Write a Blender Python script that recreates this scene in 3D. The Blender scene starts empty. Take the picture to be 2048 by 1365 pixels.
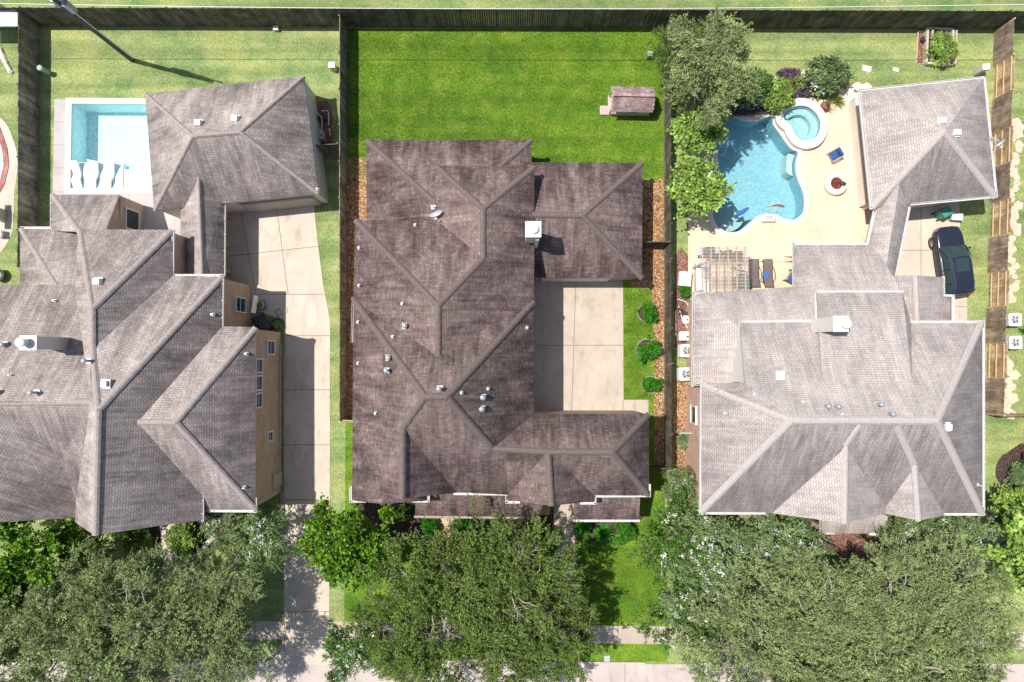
import bpy, bmesh, math, random
import numpy as np
from mathutils import Vector, Matrix
from mathutils.geometry import tessellate_polygon
R = math.radians
C = bpy.context.scene.collection
scene = bpy.context.scene
# ---------------------------------------------------------------- camera
HC = 47.0
TILT = R(1.3)
FPX = 2048*24/36
cam = bpy.data.cameras.new('camera'); cam.lens = 24; cam.sensor_width = 36; cam.clip_end = 2000; cam.clip_start = .5
co = bpy.data.objects.new('camera', cam); C.objects.link(co)
co.location = (0, 0, HC); co.rotation_euler = (TILT, 0, 0); scene.camera = co
# ---------------------------------------------------------------- sky, sun, exposure
ELEV = R(65.5)
LD = Vector((math.cos(ELEV)*.966, -math.cos(ELEV)*.26, -math.sin(ELEV)))
w = bpy.data.worlds.new('World'); scene.world = w; w.use_nodes = True
nt = w.node_tree; bg = nt.nodes['Background']
sk = nt.nodes.new('ShaderNodeTexSky'); sk.sky_type = 'NISHITA'; sk.sun_disc = False
sk.sun_elevation = ELEV; sk.sun_rotation = R(285); sk.air_density = 1.0; sk.dust_density = 1.5
nt.links.new(sk.outputs[0], bg.inputs[0]); bg.inputs[1].default_value = .11
sl = bpy.data.lights.new('sun', 'SUN'); sl.energy = 5.0; sl.angle = R(.53); sl.color = (1, .95, .88)
so = bpy.data.objects.new('sun', sl); C.objects.link(so); so.rotation_euler = LD.to_track_quat('-Z', 'Y').to_euler()
so.location = (-20, 6, 60)
scene.view_settings.view_transform = 'Standard'; scene.view_settings.look = 'None'
scene.view_settings.exposure = .12; scene.view_settings.gamma = 1
# ---------------------------------------------------------------- survey helper: where a plan point at height z lies
def ray(px, py):
    x = (px-1024)/FPX; y = (682.5-py)/FPX; c, s = math.cos(TILT), math.sin(TILT)
    return Vector((x, y*c+s, y*s-c))
CAM = Vector((0, 0, HC))
def P(px, py, z=0.0):
    d = ray(px, py); return CAM + d*((z-HC)/d.z)
def P2(px, py, z=0.0):
    p = P(px, py, z); return (p.x, p.y)
# ---------------------------------------------------------------- materials
MATS = {}
def _base(name, rough=.7, metal=0.):
    m = bpy.data.materials.new(name); m.use_nodes = True; n = m.node_tree.nodes; l = m.node_tree.links
    b = n['Principled BSDF']; b.inputs['Roughness'].default_value = rough; b.inputs['Metallic'].default_value = metal
    MATS[name] = m
    return m, n, l, b
def _noise(n, l, vec, scale, detail=4, rough=.55):
    t = n.new('ShaderNodeTexNoise'); t.inputs['Scale'].default_value = scale; t.inputs['Detail'].default_value = detail
    t.inputs['Roughness'].default_value = rough
    if vec is not None: l.new(vec, t.inputs['Vector'])
    return t
def _ramp(n, l, fac, stops):
    r = n.new('ShaderNodeValToRGB'); e = r.color_ramp.elements
    while len(e) < len(stops): e.new(.5)
    for k, (p, c) in enumerate(stops):
        e[k].position = p; e[k].color = (c[0], c[1], c[2], 1) if not isinstance(c, float) else (c, c, c, 1)
    l.new(fac, r.inputs[0]); return r
def _mix(n, l, a, b, fac, mode='MIX'):
    m = n.new('ShaderNodeMix'); m.data_type = 'RGBA'; m.blend_type = mode; m.clamp_factor = True
    for s, v in ((m.inputs[0], fac), (m.inputs[6], a), (m.inputs[7], b)):
        if isinstance(v, (int, float)): s.default_value = v
        elif isinstance(v, tuple): s.default_value = (v[0], v[1], v[2], 1)
        else: l.new(v, s)
    return m.outputs[2]
def _bump(n, l, b, h, strength=.4, dist=.02):
    bp = n.new('ShaderNodeBump'); bp.inputs['Strength'].default_value = strength; bp.inputs['Distance'].default_value = dist
    l.new(h, bp.inputs['Height']); l.new(bp.outputs[0], b.inputs['Normal'])
def _vec(n, l, kind='Object', scale=(1, 1, 1), rot=(0, 0, 0)):
    t = n.new('ShaderNodeTexCoord'); mp = n.new('ShaderNodeMapping')
    mp.inputs['Scale'].default_value = scale; mp.inputs['Rotation'].default_value = rot
    l.new(t.outputs[kind], mp.inputs['Vector']); return mp.outputs[0]
def plain(name, c, rough=.6, var=.15, scale=6, metal=0., bump=0.):
    m, n, l, b = _base(name, rough, metal)
    v = _vec(n, l); t = _noise(n, l, v, scale, 6)
    lo = tuple(x*(1-var) for x in c); hi = tuple(min(1, x*(1+var)) for x in c)
    r = _ramp(n, l, t.outputs[0], [(.3, lo), (.7, hi)]); l.new(r.outputs[0], b.inputs['Base Color'])
    if bump: _bump(n, l, b, t.outputs[0], bump)
    return m
def shingle(name, dark, mid, light, tan, var=1.):
    m, n, l, b = _base(name, .95); b.inputs['Specular IOR Level'].default_value = .15
    uv = _vec(n, l, 'UV')
    br = n.new('ShaderNodeTexBrick'); l.new(uv, br.inputs['Vector'])
    br.inputs['Scale'].default_value = 1; br.inputs['Brick Width'].default_value = .26; br.inputs['Row Height'].default_value = .145
    br.inputs['Mortar Size'].default_value = .011; br.inputs['Mortar Smooth'].default_value = .3; br.offset = .37
    br.inputs['Color1'].default_value = (0, 0, 0, 1); br.inputs['Color2'].default_value = (1, 1, 1, 1); br.inputs['Mortar'].default_value = (.5, .5, .5, 1)
    st = _vec(n, l, 'UV', (1.5, .42, 1)); s1 = _noise(n, l, st, .9, 7, .62)
    bl = _noise(n, l, uv, .28, 4, .6)
    tabs = _ramp(n, l, br.outputs['Color'], [(0., dark), (.55, mid), (1., light)])
    base = _mix(n, l, tabs.outputs[0], mid, .5)
    shade = _ramp(n, l, s1.outputs[0], [(.34, 1-.30*var), (.5, .98), (.68, 1+.28*var)])
    c = _mix(n, l, base, shade.outputs[0], 1., 'MULTIPLY')
    s3 = _noise(n, l, _vec(n, l, 'UV', (5.5, .5, 1)), 1., 2, .5); r3 = _ramp(n, l, s3.outputs[0], [(.36, 1-.14*var), (.5, 1.), (.66, 1+.17*var)]); c = _mix(n, l, c, r3.outputs[0], 1., 'MULTIPLY')
    big = _ramp(n, l, bl.outputs[0], [(.33, 1-.34*var), (.5, 1.), (.68, 1+.2*var)])
    wr = n.new('ShaderNodeAttribute'); wr.attribute_name = 'up'; w2 = n.new('ShaderNodeMath'); w2.operation = 'MULTIPLY_ADD'; l.new(wr.outputs['Fac'], w2.inputs[0]); w2.inputs[1].default_value = .5; l.new(s1.outputs[0], w2.inputs[2])
    rw = _ramp(n, l, w2.outputs[0], [(.42, 1-.26*var), (.68, 1.03), (1., 1+.28*var)]); c = _mix(n, l, c, rw.outputs[0], 1., 'MULTIPLY')
    # algae staining of the faces that dry slowly, with a ragged edge under the ridges
    sa = n.new('ShaderNodeAttribute'); sa.attribute_name = 'stain'; ua = n.new('ShaderNodeAttribute'); ua.attribute_name = 'up'
    e1 = n.new('ShaderNodeMath'); e1.operation = 'MULTIPLY_ADD'; l.new(ua.outputs['Fac'], e1.inputs[0]); e1.inputs[1].default_value = -.36; l.new(s3.outputs[0], e1.inputs[2])
    e2 = _ramp(n, l, e1.outputs[0], [(.02, 0.), (.16, 1.)]); e3 = n.new('ShaderNodeMath'); e3.operation = 'MULTIPLY'; l.new(e2.outputs[0], e3.inputs[0]); l.new(sa.outputs['Fac'], e3.inputs[1])
    c = _mix(n, l, c, (.62, .62, .64), e3.outputs[0], 'MULTIPLY')
    c = _mix(n, l, c, big.outputs[0], 1., 'MULTIPLY')
    # tan granule wear: streaks that are commonest just under the ridges
    at = n.new('ShaderNodeAttribute'); at.attribute_name = 'up'
    s2 = _noise(n, l, _vec(n, l, 'UV', (3.2, .45, 1)), 1.2, 5, .6)
    ad = n.new('ShaderNodeMath'); ad.operation = 'MULTIPLY_ADD'; l.new(at.outputs['Fac'], ad.inputs[0]); ad.inputs[1].default_value = .24; l.new(s2.outputs[0], ad.inputs[2])
    tf = _ramp(n, l, ad.outputs[0], [(.62, 0.), (.88, .5)])
    c = _mix(n, l, c, tan, tf.outputs[0])
    mo = _ramp(n, l, br.outputs['Fac'], [(0., 1.), (1., .5)])
    c = _mix(n, l, c, mo.outputs[0], 1., 'MULTIPLY')
    fn = _noise(n, l, uv, 26, 3, .7); g = _ramp(n, l, fn.outputs[0], [(.3, .82), (.7, 1.2)])
    c = _mix(n, l, c, g.outputs[0], 1., 'MULTIPLY')
    l.new(c, b.inputs['Base Color'])
    iv = n.new('ShaderNodeMath'); iv.operation = 'SUBTRACT'; iv.inputs[0].default_value = 1; l.new(br.outputs['Fac'], iv.inputs[1])
    _bump(n, l, b, iv.outputs[0], .5, .012)
    return m
def grass(name, dark, mid, light, yellow):
    m, n, l, b = _base(name, .9); b.inputs['Specular IOR Level'].default_value = .2
    v = _vec(n, l)
    a = _noise(n, l, v, .28, 6, .7); f = _noise(n, l, v, 7, 5, .75); g = _noise(n, l, _vec(n, l, 'Object', (1, .35, 1), (0, 0, .6)), 16, 3, .7)
    mow = _noise(n, l, _vec(n, l, 'Object', (.05, 1, 1)), 1.1, 3, .5)
    c = _ramp(n, l, f.outputs[0], [(.3, dark), (.48, mid), (.7, light)]).outputs[0]
    c2 = _ramp(n, l, a.outputs[0], [(.36, (.60, .76, .7)), (.5, (1., 1., 1.)), (.64, (1.38, 1.18, 1.15))]).outputs[0]
    c = _mix(n, l, c, c2, 1., 'MULTIPLY')
    yf = _ramp(n, l, _noise(n, l, v, .7, 7, .75).outputs[0], [(.5, 0.), (.72, .75)]).outputs[0]
    c = _mix(n, l, c, yellow, yf)
    c3 = _ramp(n, l, g.outputs[0], [(.3, .62), (.52, 1.), (.74, 1.45)]).outputs[0]
    c = _mix(n, l, c, c3, 1., 'MULTIPLY')
    c4 = _ramp(n, l, mow.outputs[0], [(.4, .84), (.6, 1.12)]).outputs[0]
    c = _mix(n, l, c, c4, 1., 'MULTIPLY')
    l.new(c, b.inputs['Base Color']); _bump(n, l, b, f.outputs[0], .7, .06)
    return m
def concrete(name, c, stain=.75):
    m, n, l, b = _base(name, .85); v = _vec(n, l)
    a = _noise(n, l, v, .5, 6, .65); f = _noise(n, l, v, 22, 4, .7); s = _noise(n, l, _vec(n, l, 'Object', (1, .3, 1)), 2.2, 5, .6)
    col = _ramp(n, l, a.outputs[0], [(.3, tuple(x*.84 for x in c)), (.7, tuple(min(1, x*1.1) for x in c))]).outputs[0]
    g = _ramp(n, l, f.outputs[0], [(.3, .9), (.7, 1.08)]).outputs[0]; col = _mix(n, l, col, g, 1., 'MULTIPLY')
    g = _ramp(n, l, s.outputs[0], [(.28, stain), (.45, 1.)]).outputs[0]; col = _mix(n, l, col, g, 1., 'MULTIPLY')
    # hairline cracks, damp stains and grime of years of use
    vo = n.new('ShaderNodeTexVoronoi'); vo.feature = 'DISTANCE_TO_EDGE'; vo.inputs['Scale'].default_value = .22; wv = _noise(n, l, v, 1.5, 4); mv = n.new('ShaderNodeMix'); mv.data_type = 'VECTOR'; mv.inputs[0].default_value = .12; l.new(v, mv.inputs[4]); l.new(wv.outputs['Color'], mv.inputs[5]); l.new(mv.outputs[1], vo.inputs['Vector'])
    ck = _ramp(n, l, vo.outputs['Distance'], [(0., .7), (.004, 1.)]).outputs[0]; col = _mix(n, l, col, ck, .35, 'MULTIPLY')
    sp = _ramp(n, l, _noise(n, l, v, 1.9, 7, .8).outputs[0], [(.62, 1.), (.78, .72)]).outputs[0]; col = _mix(n, l, col, sp, 1., 'MULTIPLY')
    l.new(col, b.inputs['Base Color']); _bump(n, l, b, f.outputs[0], .2, .005)
    return m
def pebbles(name, cols, scale=9):
    m, n, l, b = _base(name, .8); v = _vec(n, l)
    vo = n.new('ShaderNodeTexVoronoi'); vo.inputs['Scale'].default_value = scale; l.new(v, vo.inputs['Vector'])
    sp = n.new('ShaderNodeSeparateColor'); l.new(vo.outputs['Color'], sp.inputs[0])
    k = len(cols); c = _ramp(n, l, sp.outputs[0], [(i/(k-1), cc) for i, cc in enumerate(cols)]).outputs[0]
    d = _ramp(n, l, vo.outputs['Distance'], [(.25, 1.), (.75, .35)]).outputs[0]; c = _mix(n, l, c, d, 1., 'MULTIPLY')
    a = _ramp(n, l, _noise(n, l, v, .8, 5).outputs[0], [(.35, .75), (.65, 1.15)]).outputs[0]; c = _mix(n, l, c, a, 1., 'MULTIPLY')
    l.new(c, b.inputs['Base Color'])
    _bump(n, l, b, d, .8, .04); return m
def brick(name, c1, c2, mortar, w=.2, h=.07):
    m, n, l, b = _base(name, .9); t = n.new('ShaderNodeTexCoord'); sp = n.new('ShaderNodeSeparateXYZ'); l.new(t.outputs['Object'], sp.inputs[0])
    ad = n.new('ShaderNodeMath'); ad.operation = 'ADD'; l.new(sp.outputs[0], ad.inputs[0]); l.new(sp.outputs[1], ad.inputs[1])
    cb = n.new('ShaderNodeCombineXYZ'); l.new(ad.outputs[0], cb.inputs[0]); l.new(sp.outputs[2], cb.inputs[1])
    br = n.new('ShaderNodeTexBrick'); l.new(cb.outputs[0], br.inputs['Vector']); br.inputs['Scale'].default_value = 1
    br.inputs['Brick Width'].default_value = w; br.inputs['Row Height'].default_value = h; br.inputs['Mortar Size'].default_value = .008
    br.inputs['Color1'].default_value = (*c1, 1); br.inputs['Color2'].default_value = (*c2, 1); br.inputs['Mortar'].default_value = (*mortar, 1)
    g = _ramp(n, l, _noise(n, l, cb.outputs[0], 1.3, 5).outputs[0], [(.3, .85), (.7, 1.12)]).outputs[0]
    c = _mix(n, l, br.outputs[0], g, 1., 'MULTIPLY'); l.new(c, b.inputs['Base Color']); _bump(n, l, b, br.outputs['Fac'], -.3, .006); return m
def perisland(name, cols, rough=.75, trans=0., grain=0.):
    m, n, l, b = _base(name, rough); b.inputs['Specular IOR Level'].default_value = .3
    g = n.new('ShaderNodeNewGeometry'); c = _ramp(n, l, g.outputs['Random Per Island'], [(i/(len(cols)-1), cc) for i, cc in enumerate(cols)]).outputs[0]
    big = _ramp(n, l, _noise(n, l, _vec(n, l), 1.1, 5, .7).outputs[0], [(.34, .52), (.5, .95), (.66, 1.5)]).outputs[0]
    c = _mix(n, l, c, big, 1., 'MULTIPLY')
    if grain:
        gr = _ramp(n, l, _noise(n, l, _vec(n, l, 'Object', (1, 1, .12)), 9, 5).outputs[0], [(.3, 1-grain), (.7, 1+grain)]).outputs[0]; c = _mix(n, l, c, gr, 1., 'MULTIPLY')
    l.new(c, b.inputs['Base Color'])
    if trans:
        tr = n.new('ShaderNodeBsdfTranslucent'); l.new(c, tr.inputs[0]); mx = n.new('ShaderNodeMixShader'); mx.inputs[0].default_value = trans
        l.new(b.outputs[0], mx.inputs[1]); l.new(tr.outputs[0], mx.inputs[2]); l.new(mx.outputs[0], n['Material Output'].inputs[0])
    return m
def water(name, tint, rip=3.0):
    m, n, l, b = _base(name, .04); out = n['Material Output']; n.remove(b)
    tr = n.new('ShaderNodeBsdfTransparent'); tr.inputs[0].default_value = (*tint, 1)
    gl = n.new('ShaderNodeBsdfGlossy'); gl.inputs['Roughness'].default_value = .05
    fr = n.new('ShaderNodeFresnel'); fr.inputs[0].default_value = 1.33
    nz = _noise(n, l, _vec(n, l), rip, 3, .5); bp = n.new('ShaderNodeBump'); bp.inputs['Strength'].default_value = .3; bp.inputs['Distance'].default_value = .05
    l.new(nz.outputs[0], bp.inputs['Height']); l.new(bp.outputs[0], gl.inputs['Normal']); l.new(bp.outputs[0], fr.inputs['Normal'])
    mx = n.new('ShaderNodeMixShader'); l.new(fr.outputs[0], mx.inputs[0]); l.new(tr.outputs[0], mx.inputs[1]); l.new(gl.outputs[0], mx.inputs[2])
    l.new(mx.outputs[0], out.inputs[0]); return m
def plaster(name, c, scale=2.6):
    # pool plaster, with the wavy net of refracted light painted into its colour
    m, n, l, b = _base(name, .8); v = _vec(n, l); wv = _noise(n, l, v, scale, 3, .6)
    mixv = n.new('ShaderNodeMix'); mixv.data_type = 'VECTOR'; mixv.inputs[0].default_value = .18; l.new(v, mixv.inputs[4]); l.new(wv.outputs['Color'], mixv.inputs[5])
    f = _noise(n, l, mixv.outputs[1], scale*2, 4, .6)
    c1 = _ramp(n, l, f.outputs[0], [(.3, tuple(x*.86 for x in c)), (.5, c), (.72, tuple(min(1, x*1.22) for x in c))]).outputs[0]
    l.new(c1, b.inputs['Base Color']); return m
def glass(name, c=(.03, .04, .05)):
    m, n, l, b = _base(name, .08); b.inputs['Base Color'].default_value = (*c, 1); b.inputs['Specular IOR Level'].default_value = .8; return m

shingle('shingle_brown', (.084, .060, .058), (.154, .112, .107), (.24, .187, .172), (.31, .245, .205), 1.05)
shingle('shingle_grey', (.24, .20, .187), (.34, .29, .272), (.45, .39, .366), (.50, .44, .40), .75)  # left lot roofs, the white haze over the side lots mixed into the colour
shingle('shingle_pale', (.34, .297, .28), (.43, .38, .362), (.52, .467, .443), (.56, .505, .47), .45)  # right lot roofs, lightened by the same white haze painted into the colour
plain('cap_brown', (.155, .12, .11), .95, .25, 9); plain('cap_grey', (.36, .31, .29), .95, .2, 9); plain('cap_pale', (.45, .40, .38), .95, .15, 9)
grass('grass_lush', (.05, .115, .008), (.105, .212, .015), (.19, .305, .03), (.28, .33, .055))
grass('grass_pale', (.14, .21, .07), (.24, .31, .11), (.34, .40, .165), (.42, .42, .19))  # side lot lawns, a white haze put into the grass colour
grass('grass_far', (.12, .19, .06), (.20, .28, .10), (.28, .35, .13), (.38, .36, .19))
concrete('concrete_drive', (.52, .445, .365)); concrete('concrete_pale', (.60, .51, .42)); concrete('concrete_walk', (.50, .41, .35)); concrete('concrete_street', (.52, .45, .41))
concrete('pool_deck_cream', (.74, .60, .43), .85); concrete('deck_grey', (.52, .48, .48), .9); concrete('coping_stone', (.78, .68, .60), .9); concrete('patio_sand', (.62, .45, .30))
plain('joint', (.16, .12, .09), .9); plain('white_paint', (.72, .71, .70), .5, .06, 4); plain('soffit', (.60, .56, .50), .7)
plain('fascia_tan', (.42, .36, .30), .6); plain('fascia_brown', (.20, .16, .14), .6)
pebbles('pebbles_orange', [(.25, .09, .03), (.52, .26, .09), (.66, .42, .20), (.40, .18, .07), (.82, .68, .50)], 11)
pebbles('mulch_dark', [(.05, .03, .02), (.10, .06, .045), (.14, .10, .08)], 12)
pebbles('mulch_red', [(.22, .09, .06), (.35, .17, .12), (.42, .25, .19)], 12)
pebbles('lava_rock', [(.22, .03, .02), (.34, .08, .05), (.4, .14, .1)], 16)
brick('brick_tan', (.40, .28, .19), (.48, .35, .25), (.50, .43, .36)); brick('brick_pink', (.52, .30, .22), (.62, .40, .31), (.62, .52, .45)); brick('brick_brown', (.22, .13, .09), (.30, .19, .13), (.35, .29, .25))
plain('siding_white', (.68, .65, .60), .6, .05); glass('window_glass'); glass('glass_green', (.03, .09, .08))
perisland('fence_old', [(.07, .062, .045), (.12, .105, .078), (.17, .15, .115), (.10, .088, .062)], .9, 0, .3)
perisland('fence_grey', [(.14, .125, .10), (.21, .19, .155), (.27, .245, .205)], .9, 0, .3)
perisland('fence_brown', [(.22, .155, .115), (.30, .22, .17), (.38, .30, .24), (.26, .19, .14)], .9, 0, .3)
perisland('fence_cedar', [(.42, .27, .15), (.50, .34, .20), (.56, .40, .25)], .9, 0, .25)
plain('rail_cedar', (.62, .46, .30), .8); plain('wood_grey', (.30, .26, .23), .9, .3, 8); plain('wood_pale', (.55, .47, .40), .85, .2, 8); plain('wood_dark', (.05, .04, .035), .8)
plain('bark', (.22, .19, .16), .9, .3, 8); plain('bark_pale', (.36, .33, .27), .9, .25, 8); plain('bark_brown', (.16, .11, .08), .9, .3, 8)
perisland('leaf_oak', [(.06, .11, .02), (.115, .185, .036), (.18, .26, .055), (.29, .38, .10), (.095, .16, .03)], .5, .25)
perisland('leaf_oak_pale', [(.15, .21, .08), (.24, .31, .115), (.34, .42, .17), (.46, .53, .25)], .55, .25)  # oak leaves of the side lots with white haze mixed into the colour
perisland('leaf_bright', [(.05, .14, .008), (.10, .24, .014), (.17, .33, .025), (.26, .42, .04)], .5, .3)
perisland('leaf_bright_pale', [(.17, .32, .05), (.28, .44, .08), (.40, .56, .13), (.52, .66, .2)], .5, .3)  # broadleaf foliage lightened by haze painted into the colour
perisland('leaf_myrtle', [(.05, .13, .02), (.09, .20, .035), (.15, .28, .055), (.22, .34, .08)], .5, .3)
perisland('leaf_myrtle_pale', [(.13, .22, .08), (.19, .30, .11), (.27, .38, .15), (.35, .44, .2)], .5, .3)  # myrtle leaves with the side lots' white haze in their colour
perisland('leaf_shrub', [(.03, .17, .008), (.06, .28, .014), (.12, .40, .03)], .5, .25)
perisland('leaf_lawn', [(.09, .18, .014), (.15, .28, .024), (.23, .37, .045), (.34, .42, .09)], .7, .3)
perisland('leaf_yellow', [(.20, .26, .05), (.32, .36, .09), (.42, .42, .14)], .5, .3)
perisland('leaf_purple', [(.11, .07, .12), (.19, .13, .20), (.26, .19, .26)], .6, .2)
perisland('petal_white', [(.75, .72, .66), (.85, .83, .78)], .6, .3); perisland('petal_red', [(.55, .06, .04), (.7, .14, .08)], .6, .2); perisland('petal_yellow', [(.65, .38, .03), (.75, .5, .06), (.6, .2, .03)], .6, .2)
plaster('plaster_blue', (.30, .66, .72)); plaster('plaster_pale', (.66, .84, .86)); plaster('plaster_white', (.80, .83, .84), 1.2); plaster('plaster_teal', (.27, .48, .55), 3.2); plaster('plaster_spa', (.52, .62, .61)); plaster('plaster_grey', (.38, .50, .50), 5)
water('water_clear', (.82, .95, .97)); water('water_teal', (.86, .955, .965), 4.5)
plain('metal_grey', (.56, .57, .59), .45, .1, 5, .3); plain('metal_white', (.68, .68, .68), .4, .05); plain('metal_dark', (.05, .05, .055), .4); plain('metal_pipe', (.62, .63, .64), .4, .08, 5, .2)
plain('pvc', (.74, .73, .70), .45, .05); plain('plastic_white', (.76, .77, .78), .35, .04); plain('plastic_green', (.05, .28, .19), .45, .1); plain('plastic_tan', (.42, .38, .33), .5, .08); plain('box_green', (.30, .42, .31), .5, .08)
plain('fabric_blue', (.035, .09, .28), .8); plain('fabric_bright', (.03, .16, .70), .8); plain('metal_vent', (.40, .41, .43), .45, .15, 6, .3); plain('umbrella_blue', (.05, .17, .45), .7); plain('fabric_brown', (.16, .125, .12), .85); plain('fabric_navy', (.02, .03, .05), .8, .2); plain('tarp', (.035, .042, .055), .55, .4, 5)
plain('car_paint', (.022, .026, .045), .22, .05, 3); plain('rubber', (.015, .015, .015), .8); plain('alloy', (.45, .45, .47), .3, .05, 4, .8); glass('car_glass', (.03, .055, .06)); plain('chrome', (.6, .6, .62), .15, .02, 3, .9)
plain('skin', (.42, .22, .14), .55, .05); plain('pole_wood', (.10, .085, .08), .9, .3, 6); plain('clay', (.28, .13, .08), .8); plain('tin', (.32, .35, .40), .4, .15, 5, .5)
plain('net_red', (.5, .03, .03), .6); plain('hose_green', (.02, .07, .035), .5); plain('rock_white', (.66, .60, .54), .85, .2, 3, 0, .4); plain('flagstone', (.66, .50, .38), .85, .15, 3, 0, .2); plain('stone_cream', (.72, .63, .54), .9, .12, 4, 0, .2)
plain('playhouse_wood', (.50, .52, .40), .8, .1); perisland('playhouse_shingle', [(.26, .17, .17), (.33, .24, .235), (.38, .29, .28)], .9); plain('pallet_pink', (.55, .40, .38), .8); perisland('tile_red', [(.30, .10, .08), (.38, .15, .12)], .6)
# ---------------------------------------------------------------- mesh builder
def earea(p): return sum(p[i][0]*p[(i+1) % len(p)][1]-p[(i+1) % len(p)][0]*p[i][1] for i in range(len(p)))/2
class MB:
    def __init__(s): s.v = []; s.f = []; s.m = []
    def add(s, vs, fs, mi=0):
        o = len(s.v); s.v += [tuple(v) for v in vs]; s.f += [tuple(i+o for i in f) for f in fs]; s.m += [mi]*len(fs); return s
    def box(s, c, size, rz=0., mi=0, tx=1., ty=1.):
        x, y, z = [k/2 for k in size]; cs, sn = math.cos(rz), math.sin(rz); vs = []
        for dz, kx, ky in ((-z, 1, 1), (z, tx, ty)):
            for dx, dy in ((-x, -y), (x, -y), (x, y), (-x, y)):
                a, b = dx*kx, dy*ky; vs.append((c[0]+a*cs-b*sn, c[1]+a*sn+b*cs, c[2]+dz))
        return s.add(vs, [(3, 2, 1, 0), (4, 5, 6, 7), (0, 1, 5, 4), (1, 2, 6, 5), (2, 3, 7, 6), (3, 0, 4, 7)], mi)
    def prism(s, poly, z0, z1, mi=0, bottom=True):
        if earea(poly) < 0: poly = poly[::-1]
        n = len(poly); vs = [(p[0], p[1], z0) for p in poly]+[(p[0], p[1], z1) for p in poly]
        fs = [tuple(range(n, 2*n))]+[(i, (i+1) % n, n+(i+1) % n, n+i) for i in range(n)]
        if bottom: fs.append(tuple(range(n))[::-1])
        return s.add(vs, fs, mi)
    def cyl(s, c, r, h, n=16, r2=None, mi=0, cap=True, rz=0.):
        r2 = r if r2 is None else r2; vs = []
        for k, rr in ((0, r), (h, r2)):
            for i in range(n):
                a = 2*math.pi*i/n+rz; vs.append((c[0]+rr*math.cos(a), c[1]+rr*math.sin(a), c[2]+k))
        fs = [(i, (i+1) % n, n+(i+1) % n, n+i) for i in range(n)]
        if cap: fs += [tuple(range(n))[::-1], tuple(range(n, 2*n))]
        return s.add(vs, fs, mi)
    def lathe(s, c, prof, n=20, mi=0):
        vs = []; fs = []
        for (r, z) in prof:
            for i in range(n):
                a = 2*math.pi*i/n; vs.append((c[0]+r*math.cos(a), c[1]+r*math.sin(a), c[2]+z))
        for k in range(len(prof)-1):
            for i in range(n): fs.append((k*n+i, k*n+(i+1) % n, (k+1)*n+(i+1) % n, (k+1)*n+i))
        fs.append(tuple(range(n))[::-1]); fs.append(tuple(range((len(prof)-1)*n, len(prof)*n)))
        return s.add(vs, fs, mi)
    def tube(s, pts, r, n=6, mi=0):
        pts = [Vector(p) for p in pts]; rs = r if isinstance(r, (list, tuple)) else [r]*len(pts); vs = []; fs = []
        for i, p in enumerate(pts):
            t = (pts[min(i+1, len(pts)-1)]-pts[max(i-1, 0)]).normalized()
            a = t.orthogonal().normalized() if abs(t.z) > .9 else Vector((-t.y, t.x, 0)).normalized()
            b = t.cross(a)
            for k in range(n):
                g = 2*math.pi*k/n; vs.append(p+(a*math.cos(g)+b*math.sin(g))*rs[i])
        for i in range(len(pts)-1):
            for k in range(n): fs.append((i*n+k, i*n+(k+1) % n, (i+1)*n+(k+1) % n, (i+1)*n+k))
        fs += [tuple(range(n))[::-1], tuple(range((len(pts)-1)*n, len(pts)*n))]
        return s.add(vs, fs, mi)
    def build(s, name, mats, parent=None, smooth=False, bevel=0.):
        me = bpy.data.meshes.new(name); off = parent.location if parent is not None else Vector((0, 0, 0))
        if parent is not None and parent.parent is not None: off = parent.parent.location+parent.location
        me.from_pydata([(v[0]-off[0], v[1]-off[1], v[2]-off[2]) for v in s.v], [], s.f); me.update()
        mats = mats if isinstance(mats, (list, tuple)) else [mats]
        for m in mats: me.materials.append(MATS[m])
        if len(mats) > 1: me.polygons.foreach_set('material_index', s.m)
        if smooth: me.polygons.foreach_set('use_smooth', [True]*len(me.polygons))
        o = bpy.data.objects.new(name, me); C.objects.link(o)
        if parent is not None: o.parent = parent
        if bevel:
            b = o.modifiers.new('bevel', 'BEVEL'); b.width = bevel; b.segments = 3; b.limit_method = 'ANGLE'
            for p in me.polygons: p.use_smooth = True
        return o
def tag(o, label, cat, group=None):
    o['label'] = label; o['category'] = cat
    if group: o['group'] = group
    return o
def thing(name, label, cat, loc=(0, 0, 0), group=None):
    o = bpy.data.objects.new(name, None); C.objects.link(o); o.location = loc; o.empty_display_size = .3
    return tag(o, label, cat, group)
def copy_tree(o, parent=None):
    c = o.copy(); C.objects.link(c); c.parent = parent
    for ch in [x for x in C.objects if x.parent == o]: copy_tree(ch, c)
    return c
def place(o, px, py, rz=0., z=0., s=None):
    o.location = P(px, py, z); o.rotation_euler = (0, 0, rz)
    if s: o.scale = s if isinstance(s, tuple) else (s, s, s)
    return o
def dup(o, px, py, rz, label, z=0., s=None):
    c = copy_tree(o); place(c, px, py, rz, z, s); c['label'] = label; return c
def struct(o): o['kind'] = 'structure'; return o
def sheet(name, polys, z, mat, holes=(), px=True, parent=None, zs=None):
    """flat sheet(s); polygons in plan points"""
    m = MB()
    for poly in polys:
        loops = [poly]+list(holes)
        loops = [[P(a, b, z) if px else Vector((a, b, z)) for a, b in lp] for lp in loops]
        flat = [v for lp in loops for v in lp]
        for t in tessellate_polygon(loops):
            a, b, c = [flat[i] for i in t]
            if (b-a).cross(c-a).z < 0: b, c = c, b
            m.add([a, b, c], [(0, 1, 2)])
    return m.build(name, mat, parent)
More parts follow.
